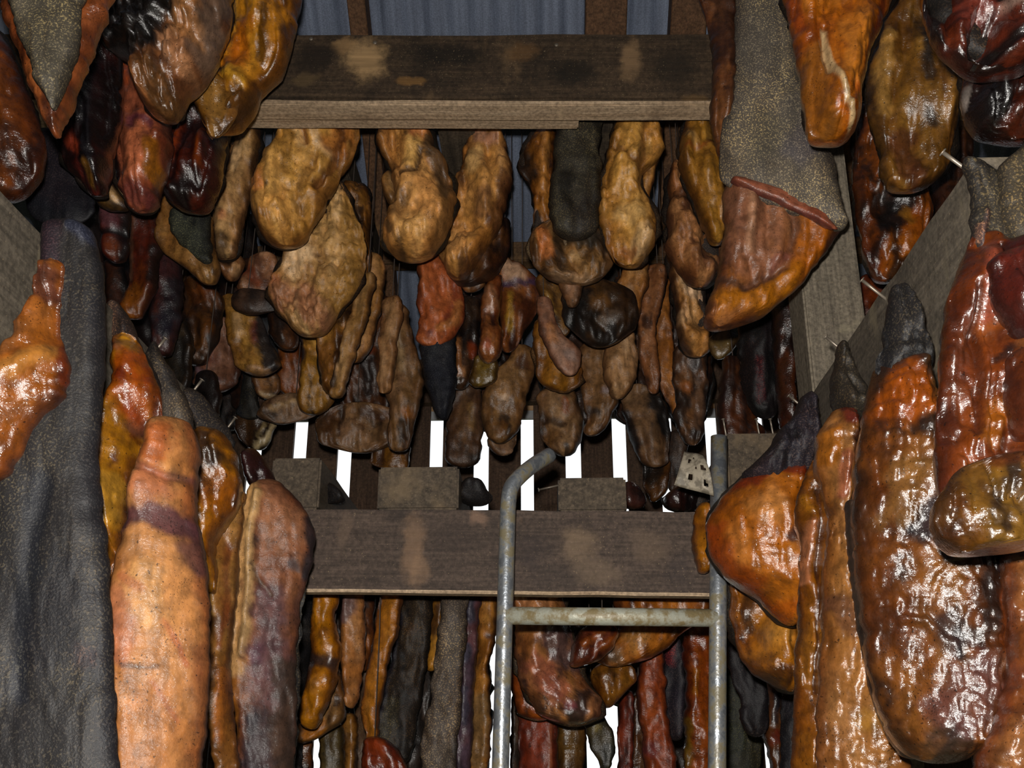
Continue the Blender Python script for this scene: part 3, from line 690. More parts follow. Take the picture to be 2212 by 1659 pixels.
meat('orange brown meat strip with a dark side lobe left of the skin strap', GC, 2.14, .045, '262 1160 1206;300 1142 1204;335 1122 1200;370 1118 1198;388 1140 1196;420 1152 1194;470 1154 1196;530 1152 1200;560 1160 1195', '7a5020', '8e622c', '24180e', MID, cord=UP, dk=.2,
  marks=[('1c130c', .95, 22, -3, '1130 345 1140 385'), ('a87840', .7, 9, 6, '1180 290 1172 420')])
meat('dark grey skin strap ending in a mouldy brown lump', GC, 2.1, .045, '470 1160 1290;500 1152 1300;540 1146 1312;570 1152 1322;595 1178 1310;612 1210 1280', '8a6a3c', '9c7c50', '2c2218', DRY, cord=None, dk=.4, lump=1.5, wr=2, rim=(3, '6a5a44'),
  marks=[('b07040', .8, 13, 3, '1172 505 1185 560'), ('2c2820', .9, 26, 0, '1235 505 1270 520'), ('a89068', .6, 12, 4, '1240 560'), ('8c7458', .7, 10, 3, '1200 600 1270 606')],
  parts=[dict(name='skin', rows='225 1208 1300;260 1200 1302;320 1198 1300;380 1194 1298;430 1188 1296;470 1190 1296;500 1200 1290;516 1215 1275', D=2.06, th=.03, base='3c382e', mott='2e2a24', dark='191611', dk=.25, lump=.6, flat=4, mat=SKINF, label='dark grey skin strap'),
   dict(name='tongue', rows='585 1206 1262;615 1204 1258;640 1214 1254;664 1228 1246', D=2.13, th=.02, base='6a4e32', mott='80624a', dark='3a2818')])
meat('pale yellow bottle-shaped meat with a round belly under the beam', GC, 2.07, .06, '240 1340 1376;262 1330 1410;285 1326 1430;315 1318 1432;345 1308 1416;375 1302 1386;405 1298 1382;435 1294 1400;470 1294 1416;505 1298 1418;540 1312 1406;572 1344 1384', 'b88e4a', 'c8a25e', '6a4a20', MID, cord=UP, dk=.08, rim=(7, '352a20'), wr=1.6, mo=.6, lump=.8,
  marks=[('6a4820', .8, 6, -8, '1310 325 1340 345 1370 372'), ('5a3a1c', .8, 9, -9, '1395 265 1388 330 1380 372'), ('a87838', .7, 22, 6, '1412 300'), ('d4b478', .6, 30, 9, '1360 480'), ('c8b088', .5, 18, 2, '1385 530 1375 550'), ('8a5a30', .8, 9, -4, '1345 548 1365 556')],
  parts=[dict(name='side_lobe', rows='275 1400 1432;320 1396 1434;360 1386 1420;410 1382 1408;440 1386 1400', D=2.12, th=.03, base='7a5428', mott='8e6838', dark='2c1c10')])
meat('twisted yellow brown meat strip beside the large grey skin', GC, 2.0, .045, '235 1492 1540;280 1474 1548;320 1466 1552;355 1466 1562;395 1478 1568;440 1498 1570;480 1516 1568;525 1538 1564', '8a6428', 'a07a38', '3a2412', MID, cord=UP, dk=.15,
  marks=[('6a2c14', .6, 5, 0, '1475 345 1550 318'), ('c0a068', .5, 14, 4, '1490 320')])
meat('pinkish tan dried meat with crackled surface right of the bottle shape', GC, 2.16, .05, '355 1446 1476;385 1444 1492;420 1440 1512;460 1438 1532;500 1438 1548;540 1440 1562;575 1452 1560;605 1478 1545;622 1496 1530', '9a7048', 'b08a60', '4c3020', DRY, cord=UP, dk=.16, wr=2.2, edge='4a2c1c',
  marks=[('c8ac84', .4, 10, 0, '1480 400 1500 440'), ('5a3620', .7, 10, -6, '1530 500 1515 570'), ('6a4430', .7, 24, 0, '1520 580')])
meat('long pale tan meat slab with rough shine under the crackled piece', GC, 2.26, .05, '480 1440 1480;560 1442 1500;620 1448 1514;670 1456 1522;710 1460 1530;745 1470 1536;770 1490 1526', '9a7444', 'b8986a', '3c2818', DRY, cord=UP, dk=.15, wr=2, edge='352214',
  marks=[('d0b896', .7, 22, 2, '1490 610 1495 640'), ('c0a078', .5, 14, 0, '1475 700'), ('b07c40', .6, 24, 8, '1510 745')])
meat('dark mottled meat end with a wet tip above the perforated plate', GM, 2.3, .05, '740 1462 1526;800 1456 1524;860 1460 1524;900 1462 1520;940 1476 1516;962 1490 1506', '5c4634', '6e4e30', '201814', MID, cord=UP, dk=.45, marks=[('a06434', .6, 14, 2, '1480 840'), ('2a201c', .9, 20, 0, '1500 790'), ('1a1412', .9, 14, 0, '1500 945')])

# ================= upper right, near
meat('large grey skinned slab with its flesh flap folded out below', GUR, 1.62, .04, '392 1556 1640;420 1558 1742;455 1560 1800;490 1562 1822;520 1560 1806;560 1556 1776;600 1548 1742;640 1534 1706;675 1520 1664;695 1514 1610;706 1530 1575', '96602e', 'a8744a', '3c2418', MID, cord=None, dk=.12, edge='4a2a1a', flat=4,
  marks=[('8a6048', .8, 70, 4, '1620 460 1630 560'), ('b89070', .6, 10, 4, '1618 440 1610 560'), ('b0661c', .8, 34, 0, '1760 500 1720 590'), ('b0701c', .8, 26, 3, '1560 670 1640 650 1700 610'), ('5c4034', .7, 10, -7, '1700 450 1710 520 1690 590 1600 640'), ('3c2c24', .7, 8, 0, '1550 620 1600 640'), ('7a4c44', .6, 10, 3, '1660 590 1690 570')],
  parts=[dict(name='skin', rows='-130 1560 1680;-40 1572 1686;0 1588 1694;60 1586 1706;120 1584 1716;180 1580 1728;240 1566 1762;300 1556 1788;350 1552 1802;390 1556 1808;420 1600 1816;450 1680 1822;480 1760 1828;496 1806 1828', D=1.585, th=.024, base='6c6458', mott='7a7060', dark='3c3632', dk=.05, grime=.4, wr=.5, lump=.4, flat=4, mat=SKIN, fray=.6, label='large grey grainy skin',
     marks=[('6c6454', .6, 40, 0, '1640 330 1660 300'), ('4a4650', .5, 40, 0, '1720 330')]),
   dict(name='cut_edge', rows='384 1566 1600;400 1580 1660;420 1630 1720;445 1690 1765;470 1745 1798;496 1790 1816', D=1.572, th=.012, base='96543c', mott='a86a50', dark='4a2c30', dk=.2, lump=1.2, fray=2, mat=MID, label='pink cut edge'),
   dict(name='side_flesh', rows='-130 1480 1570;-40 1498 1590;0 1510 1598;60 1528 1592;120 1542 1590;200 1540 1586;250 1530 1580;300 1540 1566;336 1550 1562', D=1.61, th=.03, base='6a4424', mott='7c5230', dark='3a2214', mat=MID)])
meat('bright orange wet meat slab with a pale central crease at the upper right', GUR, 1.36, .05, '-150 1670 1950;-60 1680 1940;0 1690 1926;50 1702 1904;100 1716 1886;150 1728 1868;200 1734 1858;250 1738 1854;285 1742 1848;304 1760 1832', 'b86a20', 'c88234', '5a2c10', WET, cord=UP, dk=.08, lump=.9, mo=.6,
  marks=[('5a3418', .8, 7, -8, '1770 90 1768 140 1778 190'), ('d8c090', .9, 6, 3, '1768 95 1774 140 1784 195 1800 235 1826 290'), ('8a5a24', .8, 26, -3, '1745 150 1755 250 1770 285'), ('d08a3c', .6, 30, 7, '1835 90 1820 200'), ('c0622c', .6, 14, 0, '1838 230'), ('7a3418', .8, 9, 3, '1898 20 1890 80 1866 140'), ('6a4418', .7, 20, 0, '1790 292'), ('8a3c18', .7, 10, -3, '1705 10 1722 80')])
meat('olive brown flat meat slab with black streaks right of the bright orange slab', GUR, 1.52, .04, '-120 1880 2000;-20 1894 1994;50 1890 2000;110 1876 2020;170 1866 2052;230 1872 2072;290 1888 2066;340 1902 2054;380 1912 2030;410 1922 2002', '6c4c1e', '8a6830', '1e150c', WET, cord=UP, dk=.3, rim=(4, '2a1f14'), flat=4,
  marks=[('a88448', .7, 16, 3, '1905 110 1895 190 1905 260'), ('1a1410', .85, 14, 0, '1980 120 1985 200'), ('17110d', .8, 10, 0, '1990 270 2000 290'), ('54301c', .8, 28, -3, '1940 320 1960 380'), ('987038', .6, 16, 3, '2035 220 2030 260')])
meat('mottled orange and black meat slab hanging right of the grey post', GUR, 1.74, .05, '225 1850 1900;300 1844 1910;360 1844 1920;410 1842 1990;450 1846 2012;500 1856 2008;550 1866 1994;585 1884 1970;604 1904 1946', '7a4212', '8e5218', '100c0a', WET, cord=UP, dk=.42, marks=[('0e0c0c', .95, 34, 0, '1930 440 1960 420 1915 490'), ('8a6024', .7, 12, 2, '1945 480 1955 500')])
meat('dark red wet meat lump in the top right corner', GUR, 1.05, .05, '-140 1990 2290;-60 1992 2290;0 1998 2280;50 2014 2280;90 2040 2280;120 2070 2270;148 2110 2240', '54200f', '743420', '120c0c', WET, cord=UP, dk=.42, wr=2.5, lump=2.0, edge='16100f',
  marks=[('a08a7c', .8, 14, 3, '2155 30 2180 45 2175 20'), ('120c0c', .95, 16, -6, '2090 90 2140 125 2212 110'), ('8a4030', .7, 30, 6, '2120 20 2080 50'), ('0e0a0a', .9, 14, -6, '2130 0 2150 15'), ('6a3018', .7, 14, 0, '2040 70 2070 100')])
meat('dark striped wet meat below the red lump at the right edge', GUR, 1.15, .045, '90 2090 2290;140 2080 2290;200 2076 2290;250 2086 2290;285 2110 2280;302 2150 2250', '4a1c10', '6a3018', '0d0909', WET, cord=UP, dk=.55, wr=2, lump=1.8, marks=[('84402a', .7, 26, 3, '2180 160 2212 190'), ('0d0a0b', .95, 22, 0, '2120 180 2130 260'), ('9a948c', .7, 6, 2, '2082 200 2080 240')])
meat('dark brown meat slab in the gap right of the mottled one', GUR, 1.95, .045, '150 1990 2090;300 1990 2100;380 2000 2098;450 2004 2080;520 1990 2050;560 1990 2020', '3a2010', '4c2c14', '0e0a08', WET, cord=UP, dk=.4)
meat('brown black meat lump low in the dark right of the grey post', GD, 1.98, .045, '520 1960 2060;560 1930 2050;610 1920 2040;660 1900 2010;700 1890 1980', '4c2c10', '5e3814', '120c08', WET, cord=UP, dk=.45)
meat('dull orange meat slab just behind the grey post on its right', GD, 2.1, .04, '590 1852 1930;640 1850 1930;690 1850 1925;740 1856 1890', '6a3010', '7c3c14', '2a1208', MID, cord=UP)
meat('black meat slab beneath the folded flesh flap', GD, 2.0, .05, '640 1600 1720;720 1592 1700;800 1596 1690;860 1612 1680;905 1640 1670', '0d0b0c', '181012', None, SKINF, cord=UP, marks=[('381418', .9, 8, 0, '1632 790 1640 870')])
meat('dull orange meat slab with black edge hanging left of the black one', GD, 2.1, .045, '770 1566 1600;820 1556 1610;880 1548 1630;930 1550 1650;975 1556 1640', '4c2810', '5c3414', '1a0c08', MID, cord=UP, edge='180b08')
meat('thin dark orange streaked meat against the left side of the grey post', GD, 1.98, .035, '620 1660 1722;700 1664 1722;760 1670 1722;840 1676 1720;900 1680 1716;930 1684 1705', '3c1e0c', '52280e', '0c0808', WET, cord=UP, dk=.4)
meat('olive brown scrap of meat under the left corner of the folded flap', GM, 2.2, .025, '715 1540 1600;740 1536 1592;765 1540 1572;776 1548 1560', '5c4c28', '786236', '241a10', WET, cord=UP)

# ================= centre, second rows
meat('small pinkish tan meat end peeking left of the broad pale slab', GM, 2.34, .035, '545 545 592;580 534 590;610 520 596;634 508 594', '8e6648', 'a88464', '4a2a1a', MID, cord=UP, marks=[('6a301c', .7, 10, -4, '540 590 555 610')])
meat('grey brown crumpled meat scrap with torn end left of the broad pale slab', GM, 2.3, .025, '624 502 580;640 500 630;660 506 622;680 518 560', '3c2e24', '4a382a', '1c1512', DRY, cord=UP)
meat('dark brown round-bottomed meat lump at left of the middle crowd', GM, 2.36, .05, '600 405 440;650 400 478;700 392 474;740 384 466;770 396 450;788 412 436', '4a2e12', '644018', '140d08', MID, cord=UP, dk=.4, marks=[('6a3a18', .7, 24, 3, '450 640'), ('0e0a0a', .9, 22, 0, '395 700 405 715'), ('7a4a24', .6, 14, 2, '405 755')])
meat('purple brown pale meat bag above the left rail end', GM, 2.42, .05, '685 470 492;720 462 500;760 440 506;795 424 514;825 420 516;846 438 498', '6c4e3c', '846450', '2c1c1c', DRY, cord=UP, dk=.16, marks=[('54444c', .8, 8, 4, '425 795 445 820 475 828'), ('6a3c2c', .6, 20, 2, '455 780')])
meat('ochre meat slab with blackened right side in the middle left crowd', GM, 2.38, .045, '635 484 520;680 488 556;720 492 574;760 504 590;790 514 604;810 530 590', '8a6830', 'a07c40', '241a12', MID, cord=UP, dk=.12,
  marks=[('b89868', .7, 12, 5, '516 690 518 720'), ('17171a', .95, 22, 0, '566 690 580 760 590 790'), ('6a3830', .6, 8, 0, '548 700 552 740'), ('9a7c5c', .6, 7, 3, '540 802 580 806')])
meat('black skinned narrow meat right of the ochre slab', GM, 2.44, .035, '670 552 590;720 560 604;760 566 604;800 566 604;830 574 600', '15161a', '20201f', None, SKINF, cord=UP)
meat('dark chocolate brown meat lump under the broad pale slab', GM, 2.4, .045, '668 580 640;700 584 644;730 590 644;755 604 636', '3a2412', '4e3018', '140d0a', MID, cord=UP, dk=.3)
meat('rust brown meat lobe in the middle of the crowd', GM, 2.42, .045, '740 610 650;775 606 652;810 602 656;840 606 652;856 618 640', '64381a', '7c4a20', '1e120c', MID, cord=UP, dk=.2, marks=[('8a6c58', .6, 14, 3, '632 820'), ('a8886a', .7, 5, 3, '608 762 622 756')])
meat('small round brown meat knob left of the rust lobe', GM, 2.4, .04, '800 552 596;825 548 602;848 556 598;862 568 590', '6a4a28', '86663e', '241810', MID, cord=UP, marks=[('a09070', .6, 5, 2, '565 855 590 858')])
meat('black wet skin strip hanging left of the brown knob', GM, 2.42, .03, '795 528 552;840 526 550;880 518 556;905 512 566', '17181c', '24221e', None, SKINF, cord=UP)
meat('ochre triangular meat fold below the broad pale slab', GM, 2.34, .045, '690 648 722;720 652 726;750 660 732;790 656 728;830 650 720;870 645 715;895 655 700', '8a6628', '9e7a38', '342410', MID, cord=UP, dk=.14, lump=1.3,
  marks=[('b89c68', .7, 6, 4, '662 690 690 675'), ('c8b898', .8, 6, 4, '722 700 722 722'), ('2c2830', .8, 9, -4, '650 730 655 780'), ('a87c3c', .7, 5, 4, '664 752 692 772'), ('8a6428', .6, 16, 7, '672 800')])
meat('crumpled brown fringe of meat at the bottom left of the crowd', GM, 2.36, .045, '850 590 690;875 566 684;900 560 680;915 575 640', '64503a', '7a6248', '2c2018', DRY, cord=UP, dk=.2, lump=1.5, marks=[('a89068', .6, 5, 3, '590 890 640 870 675 885')])
meat('dark curled meat scrap with a pale striped edge above the left rail end', GM, 2.46, .03, '880 515 600;910 512 596;940 516 585;962 535 572;972 548 566', '2c2014', '3c2a18', '100b08', WET, cord=UP, dk=.3, marks=[('a89c78', .8, 6, 3, '594 915 578 950 556 966'), ('8a7c58', .6, 4, 2, '575 920 560 945')])
meat('long tan meat strip slanting down left in the fan of strips', GM, 2.3, .035, '590 786 808;640 776 800;690 756 790;740 744 772;790 730 756;830 718 744;860 712 738', '927040', 'a8885a', '3c2a18', DRY, cord=UP, dk=.16, marks=[('1e1a18', .8, 9, 0, '716 800 722 830')])
meat('wide tan meat strip with dark gaps in the fan of strips', GM, 2.36, .04, '545 788 812;590 790 830;640 784 826;690 776 812;730 764 806;760 756 796;785 752 776', '96703e', 'ae8656', '3c2818', DRY, cord=UP, dk=.14, edge='2c1a0e')
meat('right strip of the meat fan curving down to a rounded end', GM, 2.32, .04, '640 834 862;680 828 868;730 822 856;780 824 852;820 818 846;850 822 840', '9a7850', 'b09068', '4a3420', DRY, cord=UP, dk=.1)
meat('outermost brown meat slab of the fan beside the blue roof sheet', GM, 2.38, .045, '655 850 872;700 846 880;750 844 894;800 838 906;850 836 908;890 846 900;930 840 890;975 845 882', '6a5030', '84684a', '2c2014', DRY, cord=UP, dk=.18, marks=[('a08c68', .5, 9, 3, '860 730 870 800'), ('86521c', .6, 14, 0, '885 900')])
meat('dark brown meat slab deep inside the meat fan', GM, 2.48, .05, '640 770 850;720 748 850;800 736 850;860 740 845;910 740 830;930 770 815', '3c2412', '583418', '140c08', MID, cord=UP, dk=.4, lump=1.4, marks=[('8a4424', .7, 12, 3, '800 760')])
meat('ragged tan skirt of meat at the bottom of the fan', GM, 2.4, .04, '870 690 860;905 680 884;935 684 880;960 692 850;978 740 820', '6a5236', '84684a', '2c2014', MID, cord=UP, dk=.22, lump=1.6, wr=2, marks=[('2a1a10', .9, 8, -8, '740 880 735 940'), ('8a6c50', .7, 12, 6, '750 920 745 950'), ('3c2414', .8, 12, -5, '790 890 830 900')])
meat('ochre drip-ended meat strip hanging from the bottom of the fan', GM, 2.44, .03, '940 808 884;970 806 884;1000 808 882;1020 846 880', '5a3c16', '6c4a1c', '1c120a', WET, cord=UP, dk=.25, marks=[('2a1a14', .8, 10, -3, '825 960 825 1000')])
meat('salmon orange meat slab ending in a black skin tip', GM, 2.3, .045, '545 912 950;585 910 978;630 908 996;670 907 1000;700 906 994;725 904 980;748 905 960', 'a05a34', 'b06a40', '5a2a1c', MID, cord=UP, dk=.1, wr=1.4,
  marks=[('7a3824', .7, 9, -6, '980 600 985 660 965 700'), ('b07c48', .6, 9, 4, '990 660 985 700 950 715'), ('5a4048', .6, 10, 0, '930 722')],
  parts=[dict(name='skin', rows='715 912 984;760 908 986;800 914 986;840 922 984;875 930 980;906 944 972', D=2.32, th=.03, base='1c1e26', mott='242428', dark='101014', dk=.2, lump=.5, mat=SKINF, label='black skin tip')])
meat('tan meat nub under the bent ochre leg', GM, 2.28, .03, '585 1000 1044;615 1000 1046;632 1005 1026', '8a6844', '9c7a52', '4c3018', MID, cord=UP)
meat('dark narrow meat with an orange rib right of the black skin tip', GM, 2.4, .04, '640 1000 1036;700 992 1034;760 985 1034;810 984 1010;842 988 1000', '30241a', '443020', '100c0c', WET, cord=UP, dk=.3, marks=[('8a5c34', .8, 7, 4, '988 740 992 800'), ('7a3418', .7, 8, 0, '1022 750 1022 775'), ('9c7048', .7, 10, 3, '996 810')])
meat('red brown knobbly meat strip in the middle of the centre crowd', GM, 2.3, .04, '590 1062 1076;630 1048 1078;670 1042 1076;690 1042 1070;730 1038 1082;770 1042 1078;784 1048 1066', '6c3c20', '8a5830', '241010', WET, cord=UP, dk=.25, marks=[('9a7050', .7, 14, 5, '1060 640 1062 668'), ('a0604c', .7, 12, 4, '1052 755')])
meat('pale and rust meat crossed by a purple band beside the skin strap lump', GM, 2.3, .045, '560 1082 1100;580 1080 1126;610 1076 1158;645 1078 1162;680 1084 1150;720 1088 1124;750 1086 1112;762 1090 1102', '7a4a24', '8e5c30', '2c1814', MID, cord=UP, dk=.18,
  marks=[('b89c80', .85, 24, 4, '1098 590 1112 605'), ('3a2c48', .85, 7, -3, '1082 630 1120 622 1155 612'), ('4a2410', .8, 26, 0, '1135 680'), ('9a7c30', .7, 8, 3, '1104 650 1102 720')])
meat('olive lens-shaped meat tip under the red brown knobs', GM, 2.38, .03, '765 1030 1075;790 1025 1076;815 1018 1068;836 1010 1050', '54441c', '6a5826', '1e160c', WET, cord=UP, dk=.2)
meat('tan and brown meat leaf with a wet tip above the ladder hook', GM, 2.42, .04, '745 1112 1142;775 1104 1154;810 1064 1150;850 1048 1136;890 1044 1128;930 1050 1118;958 1064 1090', '6a5030', '8c6c44', '241a10', MID, cord=UP, dk=.2, marks=[('3a2012', .8, 20, 0, '1130 790'), ('b8a080', .6, 8, 3, '1090 865'), ('5c3c16', .7, 18, 0, '1080 930')])
meat('two-toned grey tan meat tongue behind the ladder hook', GM, 2.5, .03, '870 1090 1122;920 1070 1112;960 1054 1108;985 1072 1096', '7c6448', '907860', '4a3826', DRY, cord=UP)
meat('flat brown board-like meat slab left of the ladder hook', GM, 2.52, .035, '820 988 1040;870 976 1042;920 968 1042;980 966 1036;1010 972 1034', '4a3624', '5c442c', '20180f', DRY, cord=UP, dk=.2, marks=[('7a6038', .6, 7, 2, '1018 880 1022 930')])
meat('thin olive meat strip left of the orange cup-shaped piece', GM, 2.26, .03, '590 1160 1196;630 1168 1220;670 1180 1226;705 1190 1226;725 1205 1224', '6a4c20', '80602c', '2a1a0e', MID, cord=UP, marks=[('a8884c', .6, 5, 3, '1180 640 1196 680')])
meat('pink tan peeled meat strip with a pointed grey flap', GM, 2.24, .025, '640 1162 1184;680 1166 1192;720 1168 1210;760 1190 1252;790 1204 1250;812 1222 1240', '8a6650', '9a7c68', '4a3022', DRY, cord=UP, marks=[('b07c50', .7, 10, 4, '1190 710 1196 740'), ('8a7c74', .7, 16, 0, '1232 770')])
meat('orange brown cup-shaped meat lobe beside the blue roof gap', GM, 2.32, .045, '690 1158 1176;730 1154 1200;770 1162 1240;800 1162 1252;825 1172 1246;846 1196 1230', '80581e', '94682a', '3a240e', MID, cord=UP, dk=.1, rim=(4, '6a4c2c'))
meat('tan blunt meat slab hanging above the pale joist end', GM, 2.42, .045, '835 1164 1244;870 1162 1250;910 1164 1254;945 1170 1250;970 1190 1240;986 1210 1226', '6c5438', '866c4c', '261c12', DRY, cord=UP, dk=.22, wr=1.5, marks=[('2a1c10', .8, 9, -5, '1172 905 1215 920'), ('8a4c2c', .6, 6, 2, '1220 870 1222 895'), ('5a3c18', .7, 20, 0, '1195 945')])
meat('dark knotted meat lump under the mouldy skin strap', GM, 2.2, .05, '600 1240 1310;630 1222 1360;665 1216 1372;700 1222 1374;725 1250 1350;748 1280 1318', '3c2a16', '5a3e1c', '120e0b', MID, cord=UP, dk=.4, lump=1.3, marks=[('100e0c', .9, 22, 0, '1235 660 1240 700'), ('6a4a24', .7, 20, 4, '1290 660'), ('6a5c4c', .5, 10, 2, '1300 700 1330 690')])
meat('pale orange meat with rough shine right of the dark knot', GM, 2.24, .045, '560 1356 1400;600 1342 1396;640 1330 1386;680 1336 1376;705 1345 1366', '9a6e3c', 'b08a58', '4a301a', DRY, cord=UP, dk=.08, wr=2, marks=[('c8a884', .6, 10, 2, '1360 630 1356 665')])
meat('pale fuzzy pear-shaped meat hanging below the dark knot', GM, 2.34, .055, '710 1318 1366;740 1312 1370;780 1306 1374;815 1308 1372;845 1318 1356;862 1330 1345', '9a7a54', 'b09470', '5a4028', DRY, cord=UP, dk=.06, wr=2)
meat('brown hairy meat slab left of the fuzzy pear shape', GM, 2.4, .045, '735 1258 1316;790 1256 1320;840 1256 1330;875 1262 1326;900 1272 1316;940 1258 1300', '6a4f30', '7c5f3e', '2a1e14', DRY, cord=UP, dk=.25, wr=2, marks=[('1c1614', .85, 10, -3, '1272 890 1290 893'), ('4a4658', .5, 10, 0, '1308 850')])
meat('long rose brown meat strip right of the pear shape', GM, 2.28, .04, '570 1398 1438;620 1386 1436;670 1382 1420;720 1382 1412;780 1386 1420;820 1396 1424;850 1410 1420', '7c5434', '946a48', '341e14', MID, cord=UP, dk=.2, edge='2c1a10')
meat('long orange brown meat strip swinging to the right of the rose one', GM, 2.3, .04, '600 1424 1442;660 1414 1444;720 1408 1448;780 1410 1456;830 1424 1474;870 1444 1488;905 1466 1490', '7a4e24', '94622e', '30180e', MID, cord=UP, dk=.22, edge='281810')
meat('dark haired meat bulb with a tan front hanging above the board gap', GM, 2.42, .05, '830 1348 1402;870 1344 1432;910 1354 1444;950 1366 1446;985 1384 1440;1010 1396 1432', '6a5238', '7c6448', '15110f', DRY, cord=UP, dk=.12, marks=[('0e0c0c', .97, 30, 0, '1430 870 1436 920'), ('120e0e', .9, 12, 0, '1350 900 1372 970')])
meat('dark twisted meat tail with an amber tip right of the pale joist end', GM, 2.5, .03, '985 1394 1446;1020 1396 1440;1050 1394 1440;1070 1404 1430;1084 1408 1416', '241a10', '503416', '0e0b09', WET, cord=UP, dk=.4)
meat('thin grey brown meat strip beside the perforated plate', GM, 2.5, .025, '930 1440 1490;980 1446 1480;1030 1446 1474;1065 1452 1466', '3a2c22', '4a3a2c', '15100d', DRY, cord=UP)
meat('dark maroon meat heap on the cross board left of the right ladder rail', GM, 1.98, .04, '1040 1480 1530;1075 1440 1530;1105 1430 1520', '2a1410', '3c1c14', '0e0808', WET, dk=.4)
meat('black skin peak behind the wide joist end', GM, 1.94, .03, '1035 1005 1030;1060 995 1050;1092 990 1072', '201c1c', '2c2622', None, SKINF, name='meat_scrap')
meat('maroon meat scrap behind the pale joist end', GM, 1.95, .03, '1040 1350 1366;1070 1348 1385;1100 1348 1392', '2c1816', '3c221c', '120a0c', WET, name='meat_scrap')
meat('black skin heap on the cross board beside the chipped joist end', GM, 1.93, .03, '1040 690 712;1065 676 735;1088 670 760', '1c1818', '262020', None, SKINF, name='meat_scrap')

# ================= lower left, on the left rail
meat('tall grey grainy skinned slab with an orange fold at the lower left edge', GLL, 1.02, .03, '560 86 130;600 88 134;650 80 130;700 62 128;750 42 138;790 22 150;825 -4 152;855 -30 140;890 -55 104;930 -70 72;980 -80 46;1040 -80 14', 'b06a28', 'c88040', '4a2414', WET, cord=None, dk=.1, lump=.8,
  marks=[('5a342c', .85, 24, 0, '110 590 108 640'), ('d0964c', .7, 18, 6, '120 775 60 830'), ('7a3418', .8, 8, 3, '140 760 144 830'), ('8a5a30', .7, 18, 0, '70 740 40 790')],
  parts=[dict(name='skin', rows='478 104 178;500 94 196;540 90 212;600 92 222;680 92 226;760 90 226;820 80 222;870 40 219;920 -20 217;1000 -60 216;1100 -90 222;1200 -90 235;1350 -90 244;1500 -90 250;1680 -90 258;1760 -80 255', D=1.045, th=.022, base='403d3c', mott='494541', dark='292830', dk=.1, wr=.3, grime=.4, lump=.35, flat=5, mat=SKIN, fray=.8, label='tall grey grainy skin',
    marks=[('3a2430', .8, 28, 3, '118 505 115 600 128 650'), ('4a5068', .7, 18, 3, '170 500 198 520'), ('30343e', .7, 26, -3, '110 1050 70 1300 60 1500'), ('23222a', .7, 50, 0, '160 1250 120 1400'), ('3c2430', .5, 30, 0, '200 1420')])])
meat('orange brown lumpy meat slab between the grey skin and the pale bottle shape', GLL, 1.25, .04, '720 246 292;770 246 318;820 248 334;860 242 348;900 226 348;950 216 324;1000 214 300;1050 214 290;1110 216 286;1170 220 276;1230 228 262;1260 234 252', 'b06c1e', 'c8922e', '5a2410', WET, cord=LO, dk=.15, lump=1.2,
  marks=[('a84c1c', .8, 40, 5, '290 800 300 880'), ('6a1e14', .7, 16, 0, '280 830'), ('d8a848', .7, 24, 5, '255 1060 250 1130'), ('6a4438', .6, 16, 0, '300 930'), ('8a6a1c', .6, 16, 0, '240 1200'), ('8a5a48', .5, 14, 3, '265 760')],
  parts=[dict(name='skin', rows='650 230 256;690 234 280;730 240 300;780 250 322;820 300 342;860 322 354', D=1.28, th=.03, base='5c463c', mott='6a5448', dark='2a2220', lump=.7, mat=SKINF)])
meat('long pale orange bottle-shaped meat slab with a purple band at the lower left', GLL, 1.17, .05, '905 350 410;930 334 422;960 324 426;1000 316 424;1040 306 418;1080 296 416;1120 288 420;1160 282 432;1210 270 440;1260 256 444;1330 247 450;1420 244 450;1500 246 446;1580 250 438;1680 256 424;1740 262 415', 'c88a4e', 'd49a5e', '8a4a2c', DRY, cord=LO, dk=.03, lump=.16, wr=.1, mo=.5, grime=.3, rind=.5, gain=1.12,
  marks=[('5a3440', .9, 26, -3, '300 1140 350 1128 415 1150'), ('4a2c34', .8, 24, 0, '425 1190 436 1230'), ('c06a34', .85, 34, 4, '370 960 360 1000'), ('5a3434', .7, 9, -5, '330 1030 380 1048 420 1040'), ('c87c58', .7, 36, 3, '350 1070'), ('c8785c', .5, 40, 0, '290 1320 290 1400'), ('a84c30', .5, 6, 0, '380 1350 420 1440'), ('b05c3c', .4, 5, 0, '360 1480 400 1560'), ('e0b070', .6, 34, 3, '345 1250 350 1340'), ('4a3020', .7, 5, 0, '300 1445 350 1452 370 1446'), ('b06040', .5, 10, 0, '300 1260 340 1290')],
  parts=[dict(name='skin', rows='738 326 338;770 316 352;810 326 376;850 336 398;890 344 416;930 352 424', D=1.31, th=.02, base='564c42', mott='605648', dark='2a2624', lump=.6, mat=SKINF, label='grey skin tip stretched up to the nail')])
meat('amber meat slab with a blackened top behind the pale bottle shape', GLL, 1.5, .05, '925 428 478;960 420 502;1000 416 516;1040 414 518;1080 416 510;1115 424 494;1150 434 472;1182 444 462;1250 446 462;1280 450 458', 'b07420', 'c48c30', '3a2010', WET, cord=LO, dk=.2,
  marks=[('1c1412', .9, 30, 0, '450 960 470 1000'), ('3a241c', .8, 20, 4, '440 1040 460 1070'), ('a05c1c', .6, 20, 4, '490 1040 470 1100')],
  parts=[dict(name='skin', rows='838 404 420;870 398 452;905 414 480;940 430 505;975 440 520', D=1.54, th=.025, base='35302e', mott='443c38', dark='1a1818', lump=.6, mat=SKINF)])
